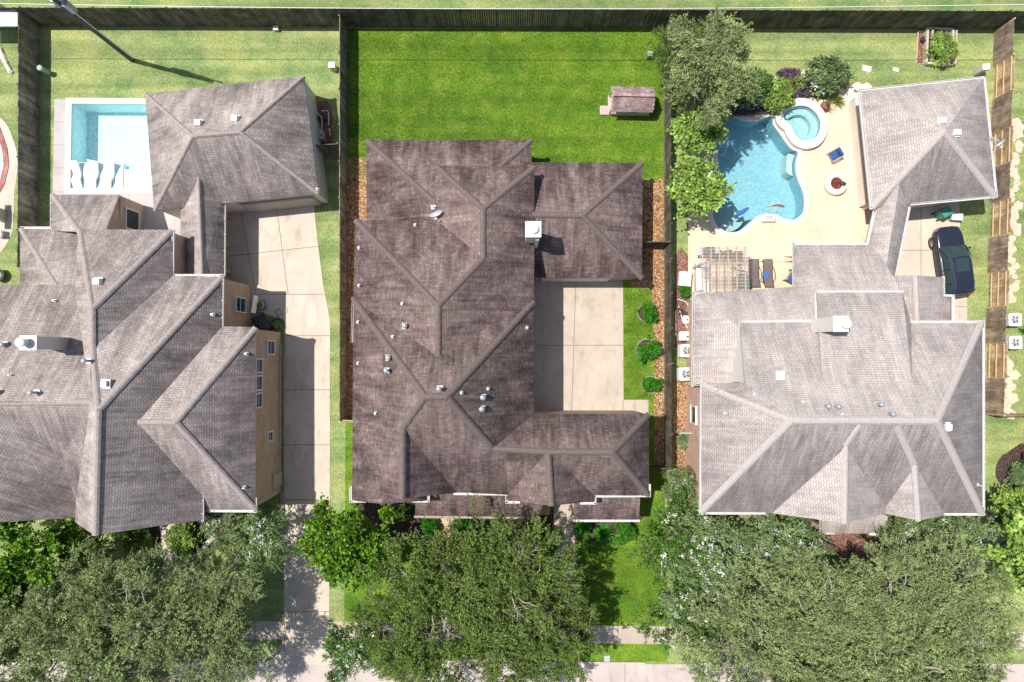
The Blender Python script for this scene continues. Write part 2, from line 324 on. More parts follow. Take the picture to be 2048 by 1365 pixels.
def smoothloop(pts, n=5):
    out = []; k = len(pts)
    for i in range(k):
        p0, p1, p2, p3 = [Vector((*pts[(i+j-1) % k], 0)) for j in range(4)]
        for q in range(n):
            t = q/n; out.append((.5*((2*p1)+(-p0+p2)*t+(2*p0-5*p1+4*p2-p3)*t*t+(-p0+3*p1-3*p2+p3)*t**3))[:2])
    return [tuple(o) for o in out]
def offset(poly, d):
    """offset a world polygon inwards by d (negative = outwards)"""
    if earea(poly) < 0: poly = poly[::-1]
    n = len(poly); out = []
    for i in range(n):
        a = Vector(poly[i-1][:2]); b = Vector(poly[i][:2]); c = Vector(poly[(i+1) % n][:2])
        e1 = (b-a).normalized(); e2 = (c-b).normalized(); n1 = Vector((-e1.y, e1.x)); n2 = Vector((-e2.y, e2.x))
        k = 1+n1.dot(n2); m = (n1+n2)/(k if k > .25 else .25); out.append(tuple(b+m*d))
    return out
# ---------------------------------------------------------------- houses
def solve_roof(V, F):
    names = list(V); idx = {k: i for i, k in enumerate(names)}; nv = len(names); nu = nv+3*len(F)
    A = []; B = []; dirs = [ray(V[k][0], V[k][1]) for k in names]
    for k in names:
        i = idx[k]; z = V[k][2]; wt = V[k][3] if len(V[k]) > 3 else (25 if z < 5.9 else 4)
        u0 = dirs[i].z/(z-HC); r = np.zeros(nu); r[i] = wt; A.append(r); B.append(wt*u0*40)
    for j, f in enumerate(F):
        for k in f:
            i = idx[k]; d = dirs[i]; r = np.zeros(nu); r[i] = 12; r[nv+3*j:nv+3*j+3] = [-12*d.x, -12*d.y, -12*d.z]; A.append(r); B.append(0)
    sol = np.linalg.lstsq(np.array(A), np.array(B), rcond=None)[0]
    return {k: CAM+dirs[idx[k]]*(40/sol[idx[k]]) for k in names}
def inpoly(x, y, poly):
    r = False; n = len(poly)
    for i in range(n):
        x1, y1 = poly[i]; x2, y2 = poly[(i+1) % n]
        if (y1 > y) != (y2 > y) and x < (x2-x1)*(y-y1)/(y2-y1)+x1: r = not r
    return r
class Roof:
    def __init__(s, V, F, parent, mat, fascia, thick=.17, wallz=3.0, wallmat=None, gin=.12, rakes=None, stain={}):
        s.V = V; s.F = F; s.W = W = solve_roof(V, F); s.parent = parent
        me_v = []; me_f = []; mi = []; uv = []; up = []; stn = []; edges = {}; s.planes = []
        zmax = max(p.z for p in W.values())
        for fi, f in enumerate(F):
            pts = [W[k] for k in f]; n = Vector((0, 0, 0))
            for i in range(len(pts)): n += pts[i].cross(pts[(i+1) % len(pts)])
            if n.z < 0: f = f[::-1]; pts = pts[::-1]; n = -n
            n.normalize(); s.planes.append(([(V[k][0], V[k][1]) for k in f], n, sum(pts, Vector())/len(pts)))
            h = Vector((-n.y, n.x, 0)); h = h.normalized() if h.length > 1e-3 else Vector((1, 0, 0)); sl_ = n.cross(h)
            zlo = min(p.z for p in pts); zhi = max(p.z for p in pts)
            tri = tessellate_polygon([[Vector((p.x, p.y, 0)) for p in pts]])
            o = len(me_v); me_v += [tuple(p) for p in pts]
            for t in tri:
                a, b, c = t
                if (pts[b]-pts[a]).cross(pts[c]-pts[a]).z < 0: b, c = c, b
                me_f.append((o+a, o+b, o+c)); mi.append(0)
                for q in (a, b, c): uv.append((pts[q].dot(h), pts[q].dot(sl_)))
            up += [(p.z-zlo)/max(.3, zhi-zlo) for p in pts]; stn += [stain.get(fi, stain.get('all', 0.))]*(2*len(pts))
            o2 = len(me_v); me_v += [(p.x, p.y, p.z-thick) for p in pts]; up += [0]*len(pts)
            for t in tri:
                a, b, c = t
                if (pts[b]-pts[a]).cross(pts[c]-pts[a]).z < 0: b, c = c, b
                me_f.append((o2+c, o2+b, o2+a)); mi.append(1); uv += [(0, 0)]*3
            for i in range(len(f)):
                e = (f[i], f[(i+1) % len(f)]); edges[e] = (o+i, o+(i+1) % len(f), o2+i, o2+(i+1) % len(f))
        gm = MB(); ng = 0
        for (a, b), (i, j, k, l_) in edges.items():
            if (b, a) in edges: continue
            me_f.append((k, l_, j, i)); mi.append(1); uv += [(0, 0)]*4
            pa, pb = W[a], W[b]
            if wallmat and abs(pa.z-pb.z) > .45 and (rakes is None or {a, b} in rakes):
                d = Vector((pb.x-pa.x, pb.y-pa.y, 0)); inn = Vector((-d.y, d.x, 0)).normalized()*gin
                q = [pa+inn, pb+inn]; lo = max(wallz, min(pa.z, pb.z)-2.0) if wallz else min(pa.z, pb.z)-1.5
                gm.add([(q[0].x, q[0].y, lo), (q[1].x, q[1].y, lo), (q[1].x, q[1].y, q[1].z-thick*.5), (q[0].x, q[0].y, q[0].z-thick*.5)], [(0, 1, 2, 3)]); ng += 1
        me = bpy.data.meshes.new('roof'); off = parent.location
        me.from_pydata([(v[0]-off[0], v[1]-off[1], v[2]-off[2]) for v in me_v], [], me_f); me.update()
        me.materials.append(MATS[mat]); me.materials.append(MATS[fascia]); me.polygons.foreach_set('material_index', mi)
        ul = me.uv_layers.new(name='uv'); ul.data.foreach_set('uv', [c for t in uv for c in t])
        at = me.attributes.new('up', 'FLOAT', 'POINT'); at.data.foreach_set('value', up)
        at = me.attributes.new('stain', 'FLOAT', 'POINT'); at.data.foreach_set('value', stn)
        s.obj = bpy.data.objects.new('roof', me); C.objects.link(s.obj); s.obj.parent = parent
        if ng: gm.build('gable_wall', wallmat, parent)
    def at(s, px, py):
        best = None; d = ray(px, py)
        for poly, n, p in s.planes:
            if inpoly(px, py, poly):
                t = (p-CAM).dot(n)/d.dot(n); q = CAM+d*t
                if best is None or q.z > best[0].z: best = (q, n)
        if best is None:
            for poly, n, p in s.planes:
                t = (p-CAM).dot(n)/d.dot(n); q = CAM+d*t; dd = (q-p).length
                if best is None or dd < best[2]: best = (q, n, dd)
        return best[0], best[1]
    def caps(s, segs, mat, wd=.19):
        for sg in segs:
            m = MB(); ends = [s.W[k] if isinstance(k, str) else s.at(*k)[0] for k in sg]
            for a, b in zip(ends[:-1], ends[1:]):
                d = b-a; L = d.length; d.normalize(); sd = Vector((-d.y, d.x, 0)).normalized(); n = max(1, int(L/.32))
                for i in range(n):
                    p = a+d*(L*i/n); q = a+d*(L*(i+1)/n+.02); l1 = .055+.012*(i % 2); vs = []
                    for pt in (p, q):
                        vs += [pt-sd*wd+Vector((0, 0, -.07)), pt-sd*wd*.55+Vector((0, 0, l1-.02)), pt+Vector((0, 0, l1+.02)), pt+sd*wd*.55+Vector((0, 0, l1-.02)), pt+sd*wd+Vector((0, 0, -.07))]
                    m.add(vs, [(k+1, k, k+5, k+6) for k in range(4)]+[(0, 1, 2, 3, 4), (9, 8, 7, 6, 5)])
            m.build('ridge_cap', mat, s.obj)
    def gutter(s, lines, mat='white_paint'):
        for z, pts in lines:
            m = MB(); pp = [P(a, b, z) for a, b in pts]
            for a, b in zip(pp[:-1], pp[1:]):
                d = b-a; L = d.length; ang = math.atan2(d.y, d.x); c = (a+b)/2
                sd = Vector((-math.sin(ang), math.cos(ang), 0))
                m.box((c.x, c.y, c.z-.11), (L+.12, .13, .05), ang)
                for k in (-1, 1): m.box((c.x+sd.x*.06*k, c.y+sd.y*.06*k, c.z-.03), (L+.12, .022, .12), ang)
                for i in range(int(L/1.2)+1):
                    q = a+d*((i+.5)/(int(L/1.2)+1)); m.box((q.x, q.y, q.z+.02), (.04, .15, .02), ang)
            m.build('gutter', mat, s.obj)
    def vent(s, kind, px, py, rz=0.):
        q, n = s.at(px, py); m = MB(); x, y, z = q
        if kind == 'box':
            m.box((x, y, z+.02), (.5, .5, .04), rz); m.box((x, y, z+.16), (.42, .40, .26), rz, 0, .85, .85); m.build('roof_vent', 'plastic_white', s.obj)
        elif kind == 'boxdark':
            m.box((x, y, z+.02), (.5, .5, .04), rz); m.box((x, y, z+.14), (.36, .36, .22), rz, 0, .8, .8); m.build('roof_vent', 'metal_grey', s.obj)
        elif kind == 'pipe':
            m.box((x, y, z+.03), (.20, .17, .03), rz); m.cyl((x, y, z), .05, .34, 10); m.lathe((x, y, z+.02), [(.13, 0), (.07, .12)], 10); m.build('vent_pipe', 'metal_pipe', s.obj)
        elif kind == 'stack':
            m.box((x, y, z+.05), (.36, .30, .03), rz); m.cyl((x, y, z-.1), .075, .75, 12); m.lathe((x, y, z+.55), [(.12, 0), (.14, .05), (.14, .12), (.09, .17), (.02, .19)], 14); m.build('flue_pipe', 'metal_vent', s.obj)
        elif kind == 'turbine':
            m.box((x, y, z+.04), (.38, .36, .03), rz); m.cyl((x, y, z-.1), .13, .35, 12); m.lathe((x, y, z+.2), [(.09, 0), (.15, .05), (.17, .12), (.13, .2), (.03, .24)], 16); m.build('roof_vent', 'metal_vent', s.obj)
def walls(parent, polys, mat, name='wall'):
    for poly, ze, inset, *z0 in polys:
        wp = [P2(a, b, ze) for a, b in poly]
        m = MB(); m.prism(offset(wp, inset), z0[0] if z0 else -.1, ze-.2); m.build(name, mat, parent)
def window(parent, c, wd, h, face, fr='white_paint', gl='window_glass', bars=1):
    """face: unit outward vector in plan"""
    f = Vector((face[0], face[1], 0)).normalized(); t = Vector((-f.y, f.x, 0)); ang = math.atan2(t.y, t.x); c = Vector(c)
    m = MB()
    for k in (-1, 1):
        p = c+t*k*(wd/2)+f*.03; m.box(p, (.08, .12, h+.12), ang)
        p = c+Vector((0, 0, k*h/2))+f*.035; m.box(p, (wd+.12, .13, .08), ang)
    for k in range(bars): p = c+f*.03+Vector((0, 0, (k+1)/(bars+1)*h-h/2)); m.box(p, (wd, .05, .05), ang)
    o = m.build('window', fr, parent); g = MB(); g.box(c+f*.012, (wd-.06, .03, h-.06), ang); g.build('pane', gl, o)
    return o
def wallpx(xw, px, py):
    """point on the wall x = xw seen at plan px,py"""
    d = ray(px, py); t = xw/d.x; return CAM+d*t
E = 5.0
# ---- the centre house
hc = thing('brick_house', 'two storey house with dark brown shingle roof, between the wide lawn and the concrete court', 'house', P(960, 620, 0))
V = dict(r1=(733, 280, 3), r2=(1063, 280, 3), q=(916, 405, E, 8), h1=(870, 405, E, 8), e1=(1063, 412, 3), u1=(872, 332, E), u2=(1069, 334, E),
    R1=(966, 418, 7.0), R2=(966, 517, 7.0), v1=(872, 440, E), w1=(733, 447, 3), s1=(710, 440, E), B1=(876, 612, 8.4), B2=(876, 713, 8.4),
    c1=(1068, 603, E), c2=(707, 600, E), D1=(850, 794, 10.2), D2=(893, 794, 10.2), e2=(1068, 828, E), V1=(985, 898, 7.8), c5=(805, 857, 8.8),
    c6=(804, 998, 8.7), c3=(704, 999, E), c8=(915, 986, E), gl=(1015, 990, E), G0=(1096, 904, 7.8), G1=(1103, 1012, 7.7), gll=(1010, 1000, E), gr=(1190, 992, E), grr=(1190, 1003, E),
    X1=(1226, 905, 7.8), X2=(1298, 829, E), X3=(1298, 992, E), t1=(772, 968, 7.0, 1), t2=(764, 1008, 6.7, 1), t3=(706, 1002, E), t4=(856, 1002, E))
F = [['r1', 'r2', 'q', 'h1'], ['r2', 'e1', 'q'], ['r1', 'h1', 'u1', 'R1', 'R2', 'v1', 'w1'], ['u1', 'u2', 'R1'], ['u2', 'c1', 'B2', 'B1', 'R2', 'R1'],
     ['s1', 'v1', 'R2', 'B1'], ['s1', 'B1', 'B2', 'c2'], ['c2', 'B2', 'D1'], ['B2', 'D2', 'D1'], ['B2', 'c1', 'D2'], ['c1', 'e2', 'V1', 'D2'], ['e2', 'X2', 'X1', 'G0', 'V1'],
     ['D1', 'D2', 'V1', 'G0', 'gl', 'c8', 'c5'], ['c2', 'D1', 'c5', 'c6', 'c3'], ['c5', 'c8', 'c6'], ['G0', 'G1', 'gll', 'gl'], ['G0', 'gr', 'grr', 'G1'], ['G0', 'X1', 'X3', 'gr'], ['X1', 'X2', 'X3']]
F[7] = ['c2', 'B2', 'D2', 'D1']; F[8] = ['B2', 'c1', 'D2']; F[9] = None; F = [f for f in F if f]
ROOF_C = Roof(V, F, hc, 'shingle_brown', 'fascia_tan', wallmat='brick_tan', rakes=[{'c6', 'c3'}, {'c6', 'c8'}, {'G1', 'gll'}, {'G1', 'grr'}, {'h1', 'u1'}])
ROOF_C.caps([['r1', 'h1'], ['r2', 'q'], ['u1', 'R1'], ['u2', 'R1'], ['R1', 'R2', 'B1'], ['s1', 'B1'], ['B1', 'B2'], ['c2', 'D1'], ['c1', 'D2'], ['D1', 'D2'], ['D2', 'V1'], ['D1', 'c5'], ['c5', 'c6'],
    ['V1', 'G0', 'X1'], ['X1', 'X2'], ['X1', 'X3'], ['G0', 'G1']], 'cap_brown')
walls(hc, [([(733, 280), (1063, 280), (1063, 450), (733, 450)], 3, .15), ([(872, 332), (1069, 334), (1068, 829), (1298, 829), (1298, 990), (1190, 992), (1190, 997), (1010, 997), (1010, 988), (850, 988), (850, 997), (706, 997), (708, 440), (872, 440)], E, .15)], 'brick_tan')
gV = dict(a=(1050, 325, 3), b=(1285, 326, 3), c=(1284, 556, 3), d=(1050, 556, 3), e=(1050, 429, 5.0), f=(1165, 431, 5.0))
ROOF_CG = Roof(gV, [['a', 'b', 'f', 'e'], ['b', 'c', 'f'], ['c', 'd', 'e', 'f']], hc, 'shingle_brown', 'fascia_tan')
ROOF_CG.caps([['e', 'f'], ['f', 'b'], ['f', 'c']], 'cap_brown')
walls(hc, [([(1050, 326), (1285, 326), (1284, 555), (1050, 555)], 3, .15)], 'brick_tan')
# small gabled bump-out and the low front porch roofs
bV = {k: V[k] for k in ('t1', 't2', 't3', 't4')}
rb = Roof(bV, [['t1', 't2', 't3'], ['t1', 't4', 't2']], hc, 'shingle_brown', 'fascia_tan', wallmat='brick_tan', rakes=[{'t2', 't3'}, {'t2', 't4'}])
walls(hc, [([(712, 975), (850, 975), (850, 999), (712, 999)], E, .1)], 'brick_tan')
pV = dict(a=(832, 975, 4.3), b=(1096, 978, 4.3), c=(1078, 1036, 3), d=(830, 1033, 3))
rp = Roof(pV, [['a', 'b', 'c', 'd']], hc, 'shingle_brown', 'fascia_brown', wallz=None, wallmat='brick_tan')
pV2 = dict(a=(1151, 978, 4.3), b=(1281, 980, 4.3), c=(1278, 1041, 3), d=(1149, 1040, 3))
rp2 = Roof(pV2, [['a', 'b', 'c', 'd']], hc, 'shingle_brown', 'fascia_brown', wallz=None, wallmat='brick_tan')
walls(hc, [([(845, 985), (1060, 985), (1060, 1004), (845, 1002)], 3, .1), ([(1155, 985), (1276, 985), (1274, 1034), (1155, 1034)], 3, .1)], 'brick_tan')
for px in (842, 905, 985, 1060):
    m = MB(); p = P(px, 1026, 2.6); m.box((p.x, p.y, 1.4), (.28, .28, 2.9)); m.box((p.x, p.y, .1), (.4, .4, .2)); m.build('porch_post', 'brick_tan', hc)
ROOF_C.gutter([(E, [(701, 975), (701, 1003), (730, 1003)]), (E, [(826, 1003), (857, 1003), (857, 991)]), (E, [(909, 988), (1013, 989), (1013, 1005), (1038, 1005)]), (E, [(1162, 1007), (1190, 1007), (1190, 993), (1299, 992), (1299, 971)])])
rp.gutter([(3, [(830, 1034), (1077, 1037)])], 'fascia_tan'); rp2.gutter([(3, [(1149, 1042), (1278, 1042)])])
ROOF_C.gutter([(3.2, [(706, 596), (704, 684)])], 'fascia_tan')
for k, px, py in (('pipe', 831, 451), ('pipe', 719, 497), ('pipe', 719, 572), ('pipe', 717, 645), ('pipe', 717, 727), ('pipe', 805, 608), ('turbine', 811, 652), ('pipe', 786, 674), ('turbine', 778, 716), ('stack', 776, 741),
                  ('stack', 880, 777), ('turbine', 966, 795), ('turbine', 964, 818), ('pipe', 923, 786), ('pipe', 976, 778), ('pipe', 1054, 656), ('pipe', 752, 827)): ROOF_C.vent(k, px, py)
# chimney of the centre house
m = MB(); a = P(1066.5, 459, 7.6); zb = 4.0
m.box((a.x, a.y, (7.6+zb)/2-.05), (.80, .80, 7.6-zb-.1)); m.box((a.x, a.y, 7.56), (.93, .93, .09)); m.cyl((a.x+.02, a.y, 7.6), .24, .14, 20); m.cyl((a.x+.02, a.y, 7.74), .29, .05, 20, .24)
m.box((a.x+.25, a.y-.47, 5.6), (.22, .16, 3.0))
m.build('chimney', 'siding_white', ROOF_C.obj)
# garage doors on the court, windows facing the side yards and the back lawn
wx = P(1068, 600, E).x-.15
for px, py in ((1075, 640), (1075, 720)): window(hc, (wx, P(px, py).y, 1.5), 1.2, 1.4, (1, 0))
for px, py in ((1075, 640), (1075, 760)): window(hc, (wx, P(px, py).y, 4.0), 1.1, 1.1, (1, 0))
wy = P(900, 280, 3).y-.15
for px in (790, 880, 970): window(hc, (P(px, 290, 1.5).x, wy, 1.5), 1.5, 1.5, (0, 1))
wy2 = P(1100, 556, 3).y+.15
m = MB()
for px in (1150,):
    p = P(px, 556, 1); m.box((p.x, wy2-.02, 1.1), (4.6, .08, 2.2))
    for k in range(4): m.box((p.x, wy2-.07, .35+k*.5), (4.4, .03, .42))
m.build('garage_door', 'siding_white', hc)
wl = P(706, 700, E).x+.15
for py in (520, 640, 760, 880): window(hc, (wl, P(706, py, 2).y, 1.6), 1.0, 1.3, (-1, 0))
wyf = P(900, 985, E).y+.12
m = MB(); p = P(1110, 1005, 1); m.box((p.x, P(1100, 997, E).y+.12, 1.1), (1.1, .08, 2.2)); m.box((p.x, P(1100, 997, E).y+.07, 1.1), (.8, .05, 1.9)); m.build('front_door', 'wood_dark', hc)

# ---- the left house
hl = thing('brick_house', 'large tan brick house with grey shingle roof beside the long driveway and the rectangular pool', 'house', P(250, 760, 0))
V = dict(a0=(103, 390, 3), ae=(238, 390, 3), asx=(211, 464, 4.6, 2), ap=(158, 464, 4.7, 2), aw=(103, 462, 3), a1=(40, 457, 3), a2=(40, 588, 3), a3=(122, 588, 4.8, 3), a4s=(160, 459, 3.1, 6), b1s=(160, 588, 4.9, 3), b1=(150, 570, E), b1n=(150, 572, 6.6, 15), a4=(158, 459, E, 4), a5=(344, 460, E), a6=(183, 618, 8.6),
    a14=(346, 552, E), a7=(445, 552, E), m=(184, 700, 8.8), a8=(195, 821, 9.2), a9=(189, 1071, 9.2), a13=(445, 653, E), a12=(275, 845, 8.0), a11=(405, 992, 5.4), a10=(405, 1040, 5.4),
    c1=(511, 655, E), c2=(350, 845, 8.0), c3=(511, 1021, E), c4=(407, 1022, E), n0=(-90, 570, E), b3=(181, 805, 9.1), b4=(-90, 803, 9.1), d1=(152, 1000, 5.6, 2), d2=(122, 925, 7.0, 1), d3=(-4, 806, 9.1), f1=(150, 1036, E), f2=(-90, 1050, 9.1), ew=(150, 1045, 5.1))
F = [['a0', 'ae', 'asx', 'ap'], ['a0', 'ap', 'aw'], ['a1', 'a3', 'a2'], ['a1', 'a4s', 'b1s', 'a3'], ['a4', 'a5', 'a6'], ['a4', 'a6', 'm', 'a8', 'b3', 'b1n'], ['n0', 'b1', 'b3', 'd3', 'b4'],
     ['a5', 'a14', 'm', 'a6'], ['a14', 'a7', 'a8', 'm'], ['a7', 'a13', 'a12', 'a11', 'a10', 'a9', 'a8'], ['a13', 'c1', 'c2', 'a12'], ['c1', 'c3', 'c2'], ['a12', 'c2', 'c3', 'c4', 'a11'],
     ['b3', 'd1', 'd2', 'd3'], ['b3', 'a8', 'a9', 'ew', 'd1'], ['d3', 'd2', 'd1', 'f1', 'f2', 'b4']]
ROOF_L = Roof(V, F, hl, 'shingle_grey', 'fascia_tan', wallmat='brick_tan', wallz=2.5, rakes=[{'a9', 'a10'}, {'a9', 'ew'}, {'ae', 'asx'}, {'f1', 'f2'}], stain={7: .8, 9: .85, 11: .9, 13: .8, 15: .75, 12: .35, 6: .15})
ROOF_L.caps([['a0', 'ap'], ['a1', 'a3'], ['a5', 'a6'], ['a4', 'a6', 'm', 'a8'], ['a7', 'a8'], ['a8', 'a9'], ['c1', 'c2'], ['c2', 'c3'], ['a12', 'c2'], ['d3', 'b3'], ['b3', 'a8']], 'cap_grey')
walls(hl, [([(103, 390), (238, 390), (238, 480), (103, 480)], 3, .02), ([(-90, 574), (162, 574), (162, 460), (344, 460), (346, 552), (445, 552), (445, 655), (511, 655), (511, 1021), (407, 1022), (400, 1030), (150, 1030), (-90, 1030)], E, .12), ([(40, 457), (165, 457), (165, 590), (40, 590)], 3, .1)], 'brick_tan')
ROOF_L.gutter([(3, [(103, 456), (103, 390)]), (3, [(42, 456), (102, 456)]), (E, [(346, 462), (345, 551), (445, 551), (444, 652)]), (E, [(511, 998), (511, 1023), (408, 1022)]), (5.4, [(405, 988), (405, 1041)])])
for k, px, py in (('box', 197, 564), ('pipe', 113, 602), ('turbine', 10, 690), ('pipe', 25, 750), ('stack', 181, 722), ('boxdark', 212, 768), ('stack', 75, 785), ('stack', 0, 783), ('pipe', 427, 630), ('pipe', 494, 708), ('pipe', 490, 975)): ROOF_L.vent(k, px, py)
m = MB(); zt = 9.6; a = P(57.5, 686, zt); zb = 6.0; wx_ = 31/FPX*(HC-zt)
m.box((a.x, a.y, (zt+zb)/2), (wx_, .72, zt-zb)); m.box((a.x, a.y, zt+.03), (wx_+.1, .82, .07)); m.cyl((a.x-.1, a.y, zt+.06), .19, .5, 18); m.cyl((a.x-.1, a.y, zt+.5), .27, .07, 20); m.cyl((a.x-.1, a.y, zt+.57), .27, .05, 20, .2)
for k in range(9): m.box((a.x+wx_/2+.012, a.y-.32+k*.08, (zt+zb)/2), (.02, .02, zt-zb))
m.build('chimney', 'siding_white', ROOF_L.obj)
xw = P(511, 800, E).x-.12
for y0, y1, z, h in ((683, 709, 2.2, 1.3), (862, 880, 2.2, .9)):
    c = wallpx(xw, 546, (y0+y1)/2); window(hl, (xw, c.y, z), (y1-y0)/29.1, h, (1, 0))
for y0, y1 in ((719, 745), (753, 780), (788, 815)):
    c = wallpx(xw, 515, (y0+y1)/2); window(hl, (xw, c.y, 4.25), (y1-y0)/30.5, 1.0, (1, 0))
xw2 = P(445, 600, E).x-.12
c = wallpx(xw2, 489, 612); window(hl, (xw2, c.y, 2.0), .95, 1.6, (1, 0), bars=1)
xw3 = P(346, 500, E).x-.12
c = wallpx(xw3, 356, 532); window(hl, (xw3, c.y, 1.9), 1.0, 1.7, (1, 0), bars=0)
m = MB(); c = wallpx(xw, 560, 955); m.box((xw+.09, c.y, 1.0), (.2, .9, 1.7)); m.build('meter_box', 'plastic_tan', hl)
xw4 = P(238, 430, 3).x-.02
c = wallpx(xw4, 262, 440); window(hl, (xw4, c.y, 1.5), 1.3, 1.6, (1, 0), bars=0)
m = MB(); m.tube([(xw+.06, P(540, 980).y, 4.9), (xw+.06, P(540, 980).y, .3), (xw+.06, P(540, 690).y, .3)], .03); m.build('downpipe', 'metal_grey', hl)
# left pool garage and its covered walkway
gl_ = thing('garage_building', 'detached garage with square grey hip roof beside the rectangular pool', 'garage', P(470, 320, 0))
V = dict(a=(290, 188, 3), b=(608, 152, 3), c=(637, 388, 3), d=(308, 422, 3), e=(385, 272, 5.7), f=(480, 264, 5.7), s=(396, 338, 4.3, 3))
F = [['a', 'b', 'f', 'e'], ['b', 'c', 'f'], ['c', 'd', 'e', 'f'], ['d', 'a', 'e']]
V.pop('s'); RG = Roof(V, F, gl_, 'shingle_grey', 'fascia_tan', stain={1: .4, 2: .8, 3: .15}); RG.caps([['a', 'e'], ['b', 'f'], ['c', 'f'], ['d', 'e'], ['e', 'f']], 'cap_grey', .14)
walls(gl_, [([(290, 188), (608, 152), (637, 388), (308, 422)], 3, .12)], 'siding_white')
RG.vent('box', 398, 248); RG.vent('box', 471, 239); RG.vent('pipe', 636, 380)
pa, pb = P(450, 408, 3), P(637, 388, 3); dr = (pb-pa).normalized(); nrm = Vector((dr.y, -dr.x, 0)); mid = (pa+pb)/2-nrm*.05
m = MB(); m.box((mid.x, mid.y, 1.1), (4.9, .08, 2.2), math.atan2(dr.y, dr.x))
for k in range(4): m.box((mid.x+nrm.x*.05, mid.y+nrm.y*.05, .3+k*.52), (4.7, .04, .44), math.atan2(dr.y, dr.x))
m.build('garage_door', 'plastic_tan', gl_)
wl_ = thing('covered_walkway', 'narrow gabled grey roof linking the detached garage to the tan brick house', 'walkway', P(405, 470, 0))
V = dict(a=(361, 396, 2.7), b=(396, 336, 4.1, 9), c=(404, 552, 4.1, 9), d=(361, 556, 2.7), e=(449, 386, 2.7), f=(448, 556, 2.7))
RW = Roof(V, [['a', 'b', 'c', 'd'], ['b', 'e', 'f', 'c']], wl_, 'shingle_grey', 'fascia_tan'); RW.caps([['b', 'c']], 'cap_grey', .12)
RW.gutter([(2.7, [(449, 388), (448, 550)])])
for px in (372, 428):
    for py in (420, 480, 535): m = MB(); p = P(px, py, 2.5); m.box((p.x, p.y, 1.3), (.22, .22, 2.6)); m.build('post', 'brick_tan', wl_)

# ---- the right house
hr = thing('brick_house', 'pink brick house with pale grey shingle roof and white gutters behind the pool patio', 'house', P(1700, 800, 0))
V = dict(u1=(1480, 644, E), ub=(1965, 645, E), s1=(1585, 841, 9.2), s2=(1876, 842, 9.2), u1c=(1490, 767, 7.4, 1), s3=(1404, 767, E), s4=(1402, 1026, E), s5=(1966, 1028, E),
    sv=(1530, 1026, E), g0=(1692, 888, 8.0), g1=(1690, 1047, 7.7), ga=(1545, 1027, E), gb=(1780, 1026, E, 3), gc=(1762, 1026, E, 3), h0=(1830, 930, 7.2, 2), h1=(1838, 1042, 6.7, 1), hb=(1890, 1031, E), p0=(1633, 584, E), p1=(1805, 584, E), p2=(1828, 800, 7.5, 8), p3=(1647, 800, 7.5, 8))
F = [['u1', 'ub', 's2', 's1', 'u1c'], ['s3', 'u1c', 's1', 's4'], ['s1', 's2', 's5', 's4'], ['ub', 's5', 's2']]
VR = {k: v for k, v in V.items() if k in ('u1', 'ub', 's1', 's2', 'u1c', 's3', 's4', 's5')}
RR = Roof(VR, F, hr, 'shingle_pale', 'fascia_tan', wallmat='siding_white', rakes=[{'u1', 'u1c'}, {'u1c', 's3'}], stain={1: .35, 2: 1., 3: .8})
RR.caps([[(1720, 850), (1690, 892)], [(1795, 850), (1830, 928)]], 'cap_pale', .24); RR.caps([['s1', 's4'], ['s1', 's2'], ['s2', 's5'], ['s2', 'ub'], ['s1', 's3']], 'cap_pale', .24)
V1 = {k: V[k] for k in ('g0', 'g1', 'ga', 'gb')}; RA = Roof(V1, [['g0', 'g1', 'ga'], ['g0', 'gb', 'g1']], hr, 'shingle_pale', 'fascia_tan', wallmat='siding_white', rakes=[{'g1', 'ga'}, {'g1', 'gb'}], stain={1: .1}); RA.caps([['g0', 'g1']], 'cap_pale', .2)
V1 = {k: V[k] for k in ('h0', 'h1', 'gc', 'hb')}; RB_ = Roof(V1, [['h0', 'h1', 'gc'], ['h0', 'hb', 'h1']], hr, 'shingle_pale', 'fascia_tan', wallmat='siding_white', rakes=[{'h1', 'gc'}, {'h1', 'hb'}], stain={1: .1}); RB_.caps([['h0', 'h1']], 'cap_pale')
V['p2'] = (1828, 800, RR.at(1828, 800)[0].z-.3, 20); V['p3'] = (1647, 800, RR.at(1647, 800)[0].z-.3, 20); V['p1b'] = (1822, 646, E); V['p0b'] = (1641, 644, E); V1 = {k: V[k] for k in ('p0', 'p1', 'p2', 'p3', 'p1b', 'p0b')}; RC = Roof(V1, [['p0', 'p1', 'p2', 'p3'], ['p1', 'p1b', 'p2'], ['p0', 'p3', 'p0b']], hr, 'shingle_pale', 'fascia_tan', .1)
RR.gutter([(E, [(1482, 644), (1640, 642)]), (E, [(1480, 644), (1485, 700)]), (E, [(1633, 636), (1632, 583), (1806, 583)]), (E, [(1821, 644), (1967, 644), (1967, 1029), (1888, 1029)]), (E, [(1403, 765), (1401, 1027), (1530, 1027)])])
walls(hr, [([(1480, 644), (1633, 642), (1633, 584), (1805, 584), (1830, 645), (1965, 645), (1965, 1027), (1402, 1025), (1404, 768), (1490, 768)], E, .33)], 'brick_pink')
m = MB(); z = 4.6
for poly in ([(1404, 768), (1402, 1025), (1413, 1025), (1415, 768)],): m.prism([P2(a+3, b, E) for a, b in poly], E-.4, E-.19)
m.build('frieze', 'siding_white', hr)
xs = RR.W['u1'].x+.12
for py in (706, 731): window(hr, (xs, P(1484, py, 4.5).y, 4.3), .85, .9, (-1, 0))
xs2 = P(1402, 900, E).x+.33; window(hr, (xs2, wallpx(xs2, 1389, 830).y, 2.2), 1.1, 1.3, (-1, 0), bars=0)
V = dict(k1=(1387, 588, 3), k2=(1588, 574, 3), k3=(1640, 645, 4.9), k5=(1482, 658, 4.7), k6=(1490, 778, 4.7), k7=(1385, 772, 3), k8=(1587, 489, 3), k9=(1640, 588, 4.9), l1=(1750, 489, 3), l2=(1806, 590, 4.9))
